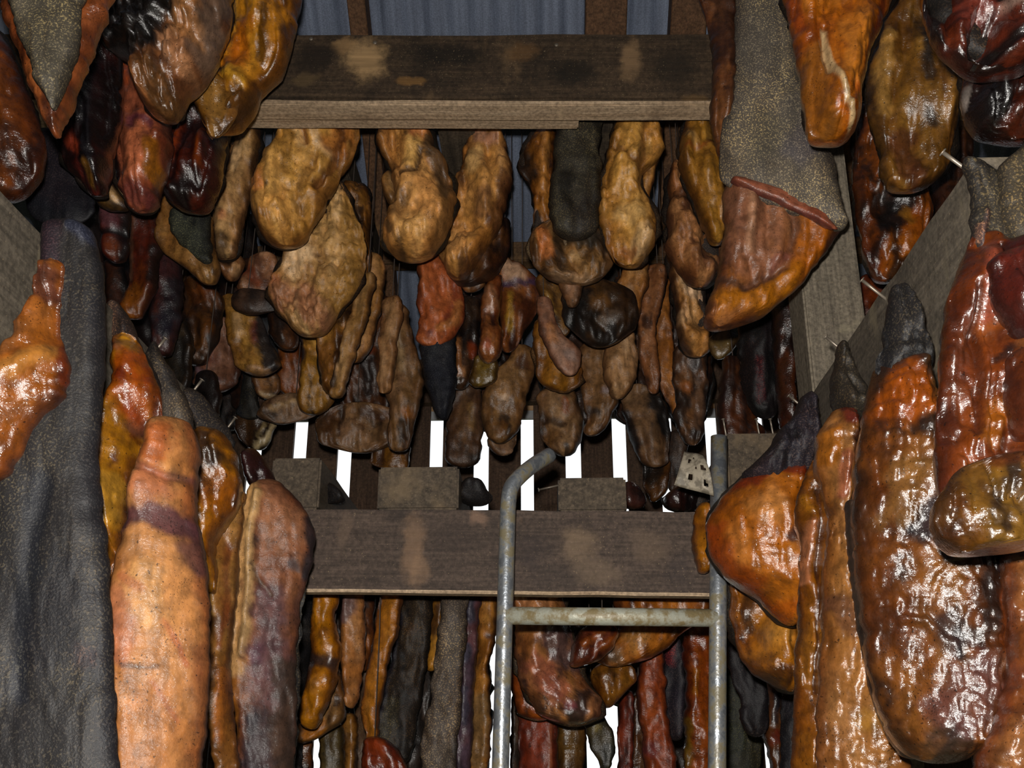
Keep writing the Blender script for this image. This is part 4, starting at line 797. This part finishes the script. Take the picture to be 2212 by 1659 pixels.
meat('thin brown ribbed meat strip between the pale bottle shape and the purple slab', GLL, 1.56, .035, '1060 508 532;1120 486 524;1180 468 518;1260 456 512;1340 448 506;1420 442 500;1500 446 502;1580 456 506;1680 470 520;1720 474 515', '8a5e2a', 'a47a40', '4a2c16', MID, cord=LO, dk=.15, marks=[('6a2c18', .6, 6, 0, '500 1180 498 1300 480 1400'), ('b08c50', .6, 7, 3, '480 1220 470 1330'), ('b06a2c', .6, 10, 3, '490 1450 485 1600')])
meat('pale and purple meat slab in front of the left end of the cross board', GLL, 1.64, .045, '1036 566 606;1060 546 628;1090 530 652;1130 516 674;1170 510 682;1210 508 678;1260 505 660;1330 500 648;1400 498 644;1470 502 642;1550 516 640;1680 522 634;1720 526 630', '8a5c40', 'a0704e', '33262c', DRY, cord=LO, dk=.1, lump=.4, wr=.5, flat=3.5,
  marks=[('c8a068', .95, 26, 0, '555 1080 530 1200 520 1350 520 1440'), ('d8b880', .7, 9, 8, '575 1080 560 1170 556 1300 545 1420'), ('1e1a20', .9, 14, 0, '672 1130 676 1190 664 1240'), ('584650', .7, 34, 0, '600 1300 590 1500'), ('302c34', .9, 34, 0, '580 1560 575 1650'), ('3c3028', .9, 24, 0, '625 1450 622 1650'), ('a07050', .6, 30, 3, '630 1130'), ('4c5058', .7, 12, 0, '640 1225'), ('5a4838', .8, 4, -3, '562 1228 572 1262 598 1292'), ('a86c24', .7, 12, 0, '525 1480 520 1590'), ('5c3e58', .4, 24, 0, '570 1420')],
  parts=[dict(name='skin', rows='1480 590 648;1300 600 652;1200 620 680;1180 640 684'.replace('1480 590 648;1300 600 652;1200 620 680;1180 640 684', '1260 610 662;1350 590 652;1450 585 648;1600 580 642;1700 580 638'), D=1.68, th=.025, base='3c3832', mott='46402f', dark='1e1c1c', mat=SKINF)])
meat('dark red shrivelled meat bud above the pale and purple slab', GLL, 1.835, .028, '972 542 560;990 528 572;1015 530 588;1040 534 596;1060 540 590', '2c1414', '3c1c18', '0f0a0c', WET, cord=LO, lump=1.6)

# ================= lower right, on the right rail
meat('round orange haunch of meat overlapping the right ladder rail', GLR, 1.56, .07, '1005 1640 1734;1040 1590 1738;1075 1556 1738;1110 1536 1738;1145 1526 1738;1175 1526 1738;1205 1534 1738;1235 1558 1736;1260 1590 1734;1290 1632 1732;1320 1662 1730;1352 1694 1728', 'b06a24', 'c88440', '6a2c10', WET, cord=None, dk=.1, lump=.4, rim=(5, '4a4440'), wr=.6, grime=.5, mo=.4,
  marks=[('7a2814', .85, 20, 0, '1600 1050 1660 1022 1725 1035'), ('8a3c14', .7, 20, 0, '1540 1150 1560 1220 1620 1270'), ('d89a58', .6, 40, 8, '1640 1120'), ('2c2430', .8, 12, -3, '1715 1160 1690 1180'), ('b85c20', .6, 24, 0, '1690 1320')],
  parts=[dict(name='skin', rows='856 1728 1746;885 1718 1756;915 1700 1762;945 1676 1768;975 1650 1770;1005 1620 1764;1035 1590 1756;1052 1600 1740', D=1.545, th=.06, lump=1.5, wr=2, base='302c34', mott='3c3238', dark='1a1618', dk=.2, mat=SKINF, label='dark skin neck stretched to the nail')])
meat('small orange meat piece peeking out left of the right ladder rail', GLR, 1.818, .035, '1086 1510 1530;1120 1496 1540;1160 1492 1545;1200 1496 1540;1240 1508 1530', '8a5418', 'a0681e', '2a160c', WET, cord=LO, dk=.3)
meat('brown folded meat slab under the round haunch', GLR, 1.72, .055, '1235 1580 1660;1280 1576 1730;1330 1576 1732;1380 1584 1732;1420 1602 1732;1455 1632 1732;1480 1668 1730;1494 1694 1726', 'a0661e', 'bc8034', '4a2810', WET, cord=LO, dk=.14, rim=(8, '3c342c'), lump=.8,
  marks=[('3a2210', .85, 12, 0, '1616 1270 1606 1340 1618 1366'), ('c89448', .6, 30, 4, '1670 1370'), ('6a3c14', .6, 20, 0, '1640 1440')])
meat('long thin brown ribbed meat strip in front of the round haunch', GLR, 1.34, .035, '985 1758 1792;1020 1742 1796;1060 1728 1796;1100 1716 1796;1130 1714 1794;1160 1730 1794;1220 1728 1790;1300 1724 1780;1400 1720 1776;1500 1716 1772;1680 1708 1766;1740 1708 1762', '8a5418', 'a06a28', '3a1e0e', WET, cord=LO, dk=.25, lump=1.1,
  marks=[('c08058', .8, 9, 5, '1742 1140 1738 1200 1732 1260'), ('3a1c0e', .8, 5, -5, '1758 1060 1762 1140 1758 1300 1750 1500'), ('c88a30', .5, 8, 3, '1732 1080 1740 1110')])
meat('long tan glossy meat slab with a red top beside the thin ribbed strip', GLR, 1.27, .045, '880 1806 1838;910 1780 1846;950 1764 1848;1000 1758 1846;1050 1776 1840;1100 1790 1834;1150 1792 1832;1200 1786 1840;1260 1780 1852;1330 1776 1864;1400 1772 1876;1480 1768 1894;1560 1764 1924;1640 1764 1954;1720 1764 1980', 'b07c44', 'c4925c', '6a3a1c', WET, cord=None, dk=.12, lump=.3, wr=1.6,
  marks=[('6a1c1c', .85, 18, 4, '1822 895 1826 920'), ('b06c20', .8, 20, 4, '1785 950 1778 1000'), ('3a1c18', .8, 12, 0, '1838 960 1834 1010'), ('a05848', .6, 12, 3, '1812 1000 1808 1080'), ('5a3c3c', .5, 24, 0, '1800 1310 1830 1360'), ('b08428', .5, 24, 0, '1850 1560')],
  parts=[dict(name='skin', rows='742 1810 1832;775 1802 1838;815 1796 1852;850 1794 1872;880 1800 1876;905 1826 1870', D=1.27, th=.028, lump=1.6, wr=2, base='4c4438', mott='584e40', dark='26221e', mat=SKIN, label='grainy skin tip stretched to the nail'),
   dict(name='side_flap', rows='880 1846 1882;950 1842 1880;1040 1838 1872;1110 1834 1860;1140 1832 1850', D=1.3, th=.03, base='6a3c16', mott='7c4c1c', dark='24140c')])
meat('big glossy brown ham-like meat slab with white glints at the lower right', GLR, 1.09, .06, '772 1912 1972;800 1894 1990;840 1880 2004;900 1868 2012;960 1858 2018;1030 1848 2026;1100 1842 2040;1150 1842 2078;1200 1846 2114;1260 1856 2138;1340 1866 2152;1420 1874 2156;1500 1890 2148;1560 1912 2132;1610 1944 2108;1650 1976 2086', '8a5424', 'a06c34', '2c1e18', WET, cord=None, dk=.32, lump=.13, wr=1.3, mo=.4, lean=.5,
  marks=[('b05c1c', .85, 34, 3, '1930 850 1950 900 1900 900'), ('1e1a1a', .85, 26, 0, '1975 950 1985 970'), ('20202a', .9, 30, 0, '1990 1120 1960 1170'), ('24242c', .8, 28, 0, '2010 1360 2020 1400'), ('9a7440', .6, 40, 0, '1930 1050 1920 1120'), ('6a4440', .8, 60, 0, '2060 1480 2020 1540'), ('7c3c16', .8, 26, 0, '2128 1300 2130 1420'), ('6a3814', .6, 20, 0, '1885 1250 1890 1400'), ('463a34', .6, 30, 0, '2000 1600')],
  parts=[dict(name='skin', rows='618 1928 1946;650 1920 1962;690 1914 1978;730 1908 1990;770 1898 2000;800 1890 2004;825 1896 1990', D=1.075, th=.035, base='302e30', mott='3a3634', dark='141214', lump=1.6, wr=2, dk=.3, mat=SKIN, label='grainy skin neck stretched to the nail'),
   dict(name='skin_edge', rows='1080 1826 1850;1180 1830 1856;1280 1844 1872;1400 1862 1888;1500 1884 1914;1580 1914 1950;1640 1954 1996', D=1.125, th=.03, base='4a3a30', mott='5c4a3c', dark='241a14', mat=MID, label='grey brown skin edge'),
   dict(name='tarry_fin', rows='1300 2136 2160;1360 2140 2180;1430 2140 2186;1500 2134 2176;1545 2130 2168;1570 2140 2160', D=1.13, th=.03, base='1a1718', mott='262024', dark='0c0a0b', mat=WET, lump=1.6)])
meat('large wet rust orange meat slab at the right edge with a folded foot', GLR, .9, .045, '500 2106 2140;540 2086 2176;580 2070 2230;640 2050 2300;700 2038 2320;780 2030 2330;860 2026 2330;940 2022 2330;1000 2020 2330;1060 2024 2330;1120 2040 2330', '8a4416', 'a85c24', '3a180c', WET, cord=None, dk=.22, lump=1.1,
  marks=[('b05c44', .8, 16, 3, '2120 560 2112 640 2116 700'), ('4a1410', .9, 34, 9, '2165 580 2185 660'), ('b88060', .7, 12, 6, '2185 700'), ('3a150c', .8, 8, -8, '2140 560 2150 680 2180 720'), ('b06a20', .7, 26, 3, '2110 960 2130 900'), ('1c1414', .8, 10, 0, '2130 800 2150 780'), ('5a2a12', .7, 8, -5, '2090 640 2100 800 2090 950'), ('c08048', .5, 30, 8, '2190 780')],
  parts=[dict(name='skin', rows='338 2084 2100;365 2088 2150;400 2092 2200;440 2094 2240;500 2096 2260;560 2100 2260;620 2140 2260', D=.905, th=.015, base='5c5446', mott='4c473e', dark='282426', mat=SKIN, label='grainy skin tip stretched to the nail',
      marks=[('6a4c48', .7, 6, 3, '2120 470 2112 540'), ('b08470', .7, 6, 3, '2108 500 2104 530')]),
   dict(name='lobe', rows='540 2142 2250;580 2132 2330;640 2140 2330;690 2165 2330;730 2190 2330;760 2205 2320', D=.865, th=.03, base='5c2014', mott='7a3020', dark='2c0e0c', dk=.2, lump=1.3, mat=WET),
   dict(name='lower_lobe', rows='745 2180 2330;800 2168 2330;860 2172 2330;920 2180 2330;970 2200 2330', D=.865, th=.03, base='9a5424', mott='b4703c', dark='4a1c10', dk=.2, lump=1.1, mat=WET),
   dict(name='shoulder_skin', rows='292 2225 2340;312 2204 2340;340 2178 2340;370 2150 2340;420 2146 2340;480 2156 2340;540 2180 2340;590 2210 2340', D=.9, th=.015, base='6a5e48', mott='5c523f', dark='38322a', dk=.1, lump=.4, flat=5, grime=.4, mat=SKIN, label='brown fuzzy skin'),
   dict(name='folded_foot', rows='975 2110 2330;1010 2070 2330;1050 2040 2330;1090 2018 2330;1130 2016 2330;1160 2030 2310;1180 2056 2230;1192 2070 2110', D=.87, th=.045, base='8a5c1c', mott='a07830', dark='33241a', dk=.35, lump=.9, marks=[('7a3c14', .7, 26, 0, '2150 1000 2200 990'), ('6a3c16', .7, 20, 0, '2050 1100')])])
meat('glossy orange pink meat slab in the bottom right corner', GLR, 1.02, .045, '1160 2156 2330;1220 2166 2330;1300 2172 2330;1380 2176 2330;1450 2174 2330;1520 2160 2330;1580 2136 2330;1640 2110 2330;1740 2090 2330', 'b0703c', 'c48a54', '6a2c1a', WET, cord=LO, dk=.1, wr=1.8, lump=.4,
  parts=[dict(name='skin', rows='1160 2120 2160;1210 2128 2166;1260 2138 2168;1310 2146 2168;1345 2152 2164', D=1.05, th=.025, base='6a2c2c', mott='3c2428', dark='1c1414', mat=WET, label='dark red edge')])

# ================= lower centre, behind the cross board
def low(label, D, th, rows, *a, **k): return meat(label, GLC, D, th, rows, *a, cord=LO, **k)
low('orange lumpy meat strip with a dark waist under the left of the cross board', 2.05, .045, '1240 690 732;1290 680 728;1330 676 722;1370 674 730;1405 674 736;1430 670 734;1470 664 728;1510 656 712;1550 650 694;1575 656 684', 'a06a1e', 'b67c2c', '3a2210', WET, dk=.12, marks=[('2c2424', .9, 16, -6, '672 1422 734 1440'), ('8a5a2c', .7, 12, 6, '705 1370'), ('b8803c', .6, 20, 7, '690 1480')])
low('brown tapering meat foot under the dark-waisted strip', 2.2, .035, '1440 700 735;1500 690 742;1545 680 742;1565 645 730;1590 640 690;1606 645 660', '7a5c34', '8e7048', '3c2814', MID, marks=[('a0641c', .7, 14, 0, '670 1585 700 1570')])
low('tan and pink slim meat strip second from the left under the cross board', 2.12, .04, '1245 744 782;1300 742 784;1350 740 788;1400 738 788;1450 742 782;1490 746 774;1530 750 764', '96683a', 'a87c4e', '4a2c20', MID, dk=.1, marks=[('4c3e46', .8, 18, 0, '762 1290 752 1330'), ('a8703a', .6, 16, 4, '760 1450')])
low('dark brown thin meat strip behind the tan and pink one', 2.3, .03, '1245 776 806;1330 782 806;1400 782 800;1450 780 794', '5a3414', '6c4018', '20120a', MID)
low('orange ochre meat strip bending left under the cross board', 2.1, .04, '1240 828 868;1290 822 868;1340 816 864;1390 808 850;1440 800 836;1490 788 826;1530 780 818;1570 790 816;1610 796 812', '9a6624', 'ae7834', '4a2c12', MID, dk=.08, edge='4a2a14')
low('blackish skinned meat slab with a turned-up foot in the middle left gap', 2.14, .035, '1240 868 934;1320 866 932;1400 856 926;1460 838 918;1520 824 906;1570 812 896;1620 806 890;1655 830 880', '2a2119', '352a1e', '120f0d', SKINF, dk=.2, marks=[('16131c', .9, 10, 3, '862 1330 850 1400 830 1490 815 1570'), ('3e3a2e', .7, 16, 0, '850 1520 840 1590'), ('4a3420', .5, 14, 0, '890 1360')])
low('yellow ochre narrow meat edge left of the tall grey skin strip', 2.22, .03, '1290 935 958;1350 928 956;1410 926 950;1450 926 940', '9a702c', 'ae8440', '3a220e', MID)
low('dark narrow meat strip with orange slits left of the tall grey skin strip', 2.24, .03, '1440 898 930;1520 886 925;1600 880 920;1700 876 915', '2a2420', '3a2c22', '100d0b', MID, dk=.3, marks=[('8a4c18', .8, 6, 0, '882 1560 878 1620')])
low('tall grey grainy skin strip in the centre under the cross board', 2.08, .03, '1240 962 1010;1320 954 1008;1400 944 1002;1480 934 996;1560 922 990;1640 910 984;1720 902 980', '5c5248', '685c50', '332c28', SKINF, dk=.1)
low('blue purple veined meat strip right of the tall grey skin strip', 2.1, .03, '1250 1004 1034;1300 1008 1036;1360 1010 1030;1400 1000 1030;1440 1002 1026;1500 994 1022;1560 990 1020;1640 986 1014;1720 980 1012', '4a3c48', '5a3c40', '28222c', MID, dk=.2, lump=1.3, marks=[('3c404e', .85, 11, 5, '1020 1290 1016 1340'), ('3c404e', .85, 10, 4, '1010 1400 1008 1430'), ('3a3a48', .8, 9, 4, '1006 1490 1004 1560')])
low('ochre meat strip with a round hole mark beside the left ladder rail', 2.12, .04, '1240 1036 1076;1300 1032 1074;1350 1030 1072;1390 1034 1068;1430 1030 1056;1480 1018 1058;1550 1016 1060;1620 1012 1056;1720 1010 1050', '96682e', 'a87c40', '4a2e16', MID, dk=.08, marks=[('4a3830', .85, 8, -4, '1058 1378'), ('6a5638', .8, 24, 0, '1036 1520 1030 1640')])
low('big pale meat lump stained dark and purple inside the ladder', 2.04, .06, '1245 1116 1212;1300 1112 1218;1350 1110 1232;1400 1112 1240;1440 1118 1248;1480 1128 1272;1515 1146 1296;1545 1172 1296;1566 1206 1272', '96683c', 'a87850', '352624', WET, dk=.12, rim=(6, '4a3c2c'),
  marks=[('40363c', .85, 34, 0, '1205 1370 1220 1420'), ('9a5c48', .7, 30, 5, '1165 1450 1200 1490'), ('1e191c', .92, 22, 0, '1260 1510 1245 1545'), ('7a4048', .7, 16, 3, '1230 1525'), ('a87438', .6, 20, 0, '1130 1350')])
low('orange meat edge behind the big stained lump', 2.16, .04, '1380 1108 1150;1440 1106 1180;1500 1108 1210;1540 1120 1210;1556 1150 1190', '7a3c12', '8e4a18', '30160a', WET, dk=.15, rim=(3, '5a4632'))
low('dark red folded meat flap pointing left inside the ladder', 2.0, .035, '1345 1270 1335;1375 1246 1335;1400 1236 1325;1425 1232 1300;1442 1230 1260', '4a1e10', '64301a', '180c0a', WET, dk=.25, lump=1.3, marks=[('8a4c20', .7, 8, 5, '1260 1395 1310 1360'), ('8a4a1c', .7, 8, 5, '1300 1400 1330 1380')])
low('wide orange meat slab under the right part of the cross board', 2.06, .045, '1245 1335 1540;1290 1330 1540;1330 1332 1530;1370 1330 1470;1400 1300 1440;1425 1280 1400;1440 1290 1360', '8a5420', 'a0662a', '3a200e', WET, dk=.15, marks=[('9c7440', .7, 30, 3, '1370 1380'), ('5a5040', .7, 20, 0, '1330 1425')])
low('golden brown crinkled meat lobe below the wide orange slab', 2.1, .04, '1428 1278 1374;1460 1276 1372;1490 1284 1352;1515 1296 1330;1530 1304 1318', '7c5420', '8e662a', '34200e', WET, dk=.15, wr=2.2)
low('dark olive meat leaf hanging in the white gap', 2.3, .02, '1535 1256 1300;1570 1266 1316;1610 1276 1326;1640 1296 1322;1665 1304 1316', '2c2c18', '3c3418', '141410', MID, dk=.15, marks=[('6a5c20', .6, 10, 0, '1290 1575')])
low('red brown upright meat slab at the bottom inside the ladder', 2.3, .035, '1530 1120 1204;1580 1122 1206;1640 1122 1204;1720 1120 1202', '6a2c18', '7c3820', '2c140e', MID, dk=.1, marks=[('8a5a40', .5, 4, 2, '1190 1560 1188 1659')])
low('olive brown upright meat strip at the bottom inside the ladder', 2.34, .035, '1545 1200 1262;1600 1204 1262;1720 1204 1258', '4a3418', '5a421c', '1c140c', WET, dk=.3)
low('red meat strip left of the tall rust strips', 2.36, .03, '1490 1342 1366;1560 1338 1368;1640 1336 1366;1720 1334 1362', '5c2414', '6c2e18', '240e0a', MID)
low('tall rust red meat strip inside the ladder at right', 2.2, .04, '1385 1398 1420;1430 1384 1436;1500 1376 1438;1570 1384 1444;1640 1390 1460;1720 1396 1470', '7a3818', '8c4822', '301410', MID, dk=.12, marks=[('4a1c28', .6, 20, 0, '1405 1615')])
low('black skin strip between the two tall rust strips', 2.24, .03, '1370 1434 1464;1430 1436 1478;1500 1430 1480;1570 1436 1476;1600 1446 1472', '201c22', '28222a', '100e12', SKINF, dk=.1, marks=[('5a1c20', .8, 10, 2, '1448 1390 1445 1430')])
low('tall orange brown meat strip beside the right ladder rail', 2.22, .04, '1250 1480 1545;1340 1476 1545;1420 1478 1545;1520 1480 1545;1620 1482 1545;1720 1484 1545', '7a3c12', '8e4e1a', '3a1a0a', WET, dk=.15, marks=[('a8742c', .5, 5, 3, '1500 1450 1496 1500'), ('64501c', .7, 8, 0, '1482 1560 1484 1650')])
low('dark brown meat strip just behind the tall rust red strip', 2.36, .03, '1500 1365 1392;1570 1362 1394;1650 1360 1400;1720 1360 1400', '3a2412', '4a2e16', '14100e', WET, dk=.3)
low('black skin slab under the brown folded slab at right', 2.05, .03, '1390 1572 1620;1440 1575 1650;1500 1596 1656;1560 1606 1656;1592 1622 1648', '181418', '221c1e', None, SKINF)
low('dark olive skin slab behind the right ladder rail', 2.5, .03, '1440 1556 1620;1520 1560 1640;1600 1562 1640;1720 1564 1640', '24261a', '2e2c20', None, SKINF)
low('thin brown meat tail with a red bulb at the bottom right of the ladder', 2.12, .03, '1430 1656 1690;1490 1656 1694;1550 1656 1694;1590 1650 1692;1612 1660 1686;1720 1664 1690', '4a2c14', '5c3a1c', '160e0a', WET, dk=.25, marks=[('5c2418', .8, 16, 5, '1672 1594'), ('1a1a20', .8, 8, 3, '1672 1510 1668 1560')])
low('black meat strip behind the thin brown ribbed strip', 2.1, .03, '1440 1690 1730;1520 1690 1730;1600 1690 1726;1720 1690 1720', '17161a', '221e22', None, SKINF)
low('dark upright meat strip left of the white gap beside the ladder rail', 2.4, .03, '1500 1108 1124;1580 1106 1126;1720 1104 1126', '3a2c20', '4a3828', '1c1612', MID)
low('black upright meat strip under the left end of the cross board', 2.2, .04, '1240 640 680;1350 638 676;1450 636 664;1560 634 652;1720 634 650', '17161a', '24201e', None, SKINF)
low('olive brown meat strip by the small white gap at bottom left', 2.35, .03, '1560 690 740;1620 692 742;1720 694 744', '4a4020', '5c5028', '1e1a10', MID)
low('tan meat strip third from the left near the bottom', 2.38, .03, '1540 740 768;1620 740 770;1720 740 770', '6c4c24', '7c5a2c', '2a1c0e', WET)
low('flat grey brown meat slab behind the orange ochre strip', 2.42, .025, '1380 770 830;1460 764 828;1540 766 820;1620 762 800;1720 760 830', '4a3a2a', '584632', '241c14', DRY)
low('red meat end at the bottom left centre', 2.0, .04, '1590 790 830;1620 784 860;1660 782 880;1720 780 880', '7a3418', '8a4420', '2c120c', WET, dk=.2)
low('brown upright meat strip at the very bottom left beside the purple slab', 2.3, .03, '1590 640 672;1650 640 674;1720 640 674', '5c3a1c', '6c4822', '241810', WET)

# ================= dark meat deep in the shed that closes the view between the rows
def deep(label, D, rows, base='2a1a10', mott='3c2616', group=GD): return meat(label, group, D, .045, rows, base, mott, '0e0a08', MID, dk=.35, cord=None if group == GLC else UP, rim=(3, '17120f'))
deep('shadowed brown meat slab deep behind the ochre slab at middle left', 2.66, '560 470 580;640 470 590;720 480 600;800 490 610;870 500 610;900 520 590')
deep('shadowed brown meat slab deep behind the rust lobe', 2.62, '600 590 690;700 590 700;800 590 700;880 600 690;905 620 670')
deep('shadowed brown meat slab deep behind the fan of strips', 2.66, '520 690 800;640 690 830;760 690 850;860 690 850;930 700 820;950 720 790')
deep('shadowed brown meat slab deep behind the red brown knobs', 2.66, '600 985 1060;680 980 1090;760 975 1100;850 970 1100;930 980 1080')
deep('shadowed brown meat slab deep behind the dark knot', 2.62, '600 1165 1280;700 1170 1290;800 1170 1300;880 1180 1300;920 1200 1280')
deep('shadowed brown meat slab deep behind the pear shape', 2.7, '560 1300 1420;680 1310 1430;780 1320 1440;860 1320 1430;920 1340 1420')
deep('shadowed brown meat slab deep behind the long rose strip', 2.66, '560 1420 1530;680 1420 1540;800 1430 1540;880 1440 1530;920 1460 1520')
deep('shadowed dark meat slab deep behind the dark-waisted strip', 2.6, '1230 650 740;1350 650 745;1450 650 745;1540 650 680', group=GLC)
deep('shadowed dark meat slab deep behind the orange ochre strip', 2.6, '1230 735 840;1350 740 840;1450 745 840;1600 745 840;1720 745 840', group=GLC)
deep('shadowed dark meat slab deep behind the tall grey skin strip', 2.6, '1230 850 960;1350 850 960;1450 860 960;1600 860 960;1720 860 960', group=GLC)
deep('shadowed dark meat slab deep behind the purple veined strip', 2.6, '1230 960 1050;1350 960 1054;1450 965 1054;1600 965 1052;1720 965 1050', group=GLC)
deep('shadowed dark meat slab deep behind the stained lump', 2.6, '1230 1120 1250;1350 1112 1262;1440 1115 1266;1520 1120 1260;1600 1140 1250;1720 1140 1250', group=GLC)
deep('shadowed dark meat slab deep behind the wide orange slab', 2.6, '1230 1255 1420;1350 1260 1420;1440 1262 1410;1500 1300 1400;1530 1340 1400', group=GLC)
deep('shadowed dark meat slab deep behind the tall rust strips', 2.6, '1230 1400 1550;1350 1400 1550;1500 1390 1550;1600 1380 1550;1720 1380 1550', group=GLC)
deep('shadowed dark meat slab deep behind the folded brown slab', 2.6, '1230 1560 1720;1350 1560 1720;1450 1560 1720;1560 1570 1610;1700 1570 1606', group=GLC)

# ------------------------------------------------------------------ hang everything: each piece stays clear of the ones in front of it
def spans(rows, ys):
    R_ = [tuple(float(q) for q in r.split()) for r in rows.split(';')]; y = [r[0] for r in R_]
    l = np.interp(ys, y, [r[1] for r in R_]); r = np.interp(ys, y, [r[2] for r in R_])
    ok = (ys >= y[0]+2) & (ys <= y[-1]-2)
    return np.where(ok, l, 1e6), np.where(ok, r, -1e6)
YS = np.arange(-150, 1760, 12.)
for q in QUEUE:
    label, group, D, th, rows, a, k = q
    if group == GM and D > 2.19: q[3] = th*.6
    elif group == GD: q[3] = th*.7
    elif group == GLC: q[2] = (2.02+(D-2.0)*.9) if D < 2.55 else 2.75; q[3] = th*.75
    if group in (GM, GLC):
        e = 5 if group == GM else 3
        q[4] = ';'.join('%g %g %g' % (t[0], t[1]-e, t[2]+e) for t in [tuple(float(v) for v in r_.split()) for r_ in rows.split(';')])
QUEUE.sort(key=lambda q: q[2])
placed = []
for q in QUEUE:
    label, group, D, th, rows, a, k = q
    allrows = [(rows, 0.)]+[(p['rows'], p['D']-D) for p in k.get('parts', ())]
    L, Rr = zip(*[spans(r_, YS) for r_, _ in allrows])
    L = np.min(L, 0); Rr = np.max(Rr, 0)
    if group not in (GLL, GLR):
        cf = .8 if group in (GUL, GUR) else 1.05
        fro = max([th*cf]+[p['th']*.8-(p['D']-D) for p in k.get('parts', ())])
        for (l2, r2, d2, b2, g2) in placed:
            if np.any(np.minimum(Rr, r2)-np.maximum(L, l2) > 5): D = max(D, d2+b2+fro+.002)
    dd = D-q[2]
    if dd > 0:
        q[2] = D
        if 'parts' in k: k['parts'] = [dict(p, D=p['D']+dd) for p in k['parts']]
    bk = max([th*(1.1 if group in (GUL, GUR) else 1.3 if k.get('rim') or th >= .038 else 1.05)]+[p['th']*.8+(p['D']-D if dd <= 0 else p['D']-q[2]) for p in k.get('parts', ())])
    placed.append((L, Rr, D, bk, group))
    if D > 3.25: print('deep piece', label, round(D, 2))
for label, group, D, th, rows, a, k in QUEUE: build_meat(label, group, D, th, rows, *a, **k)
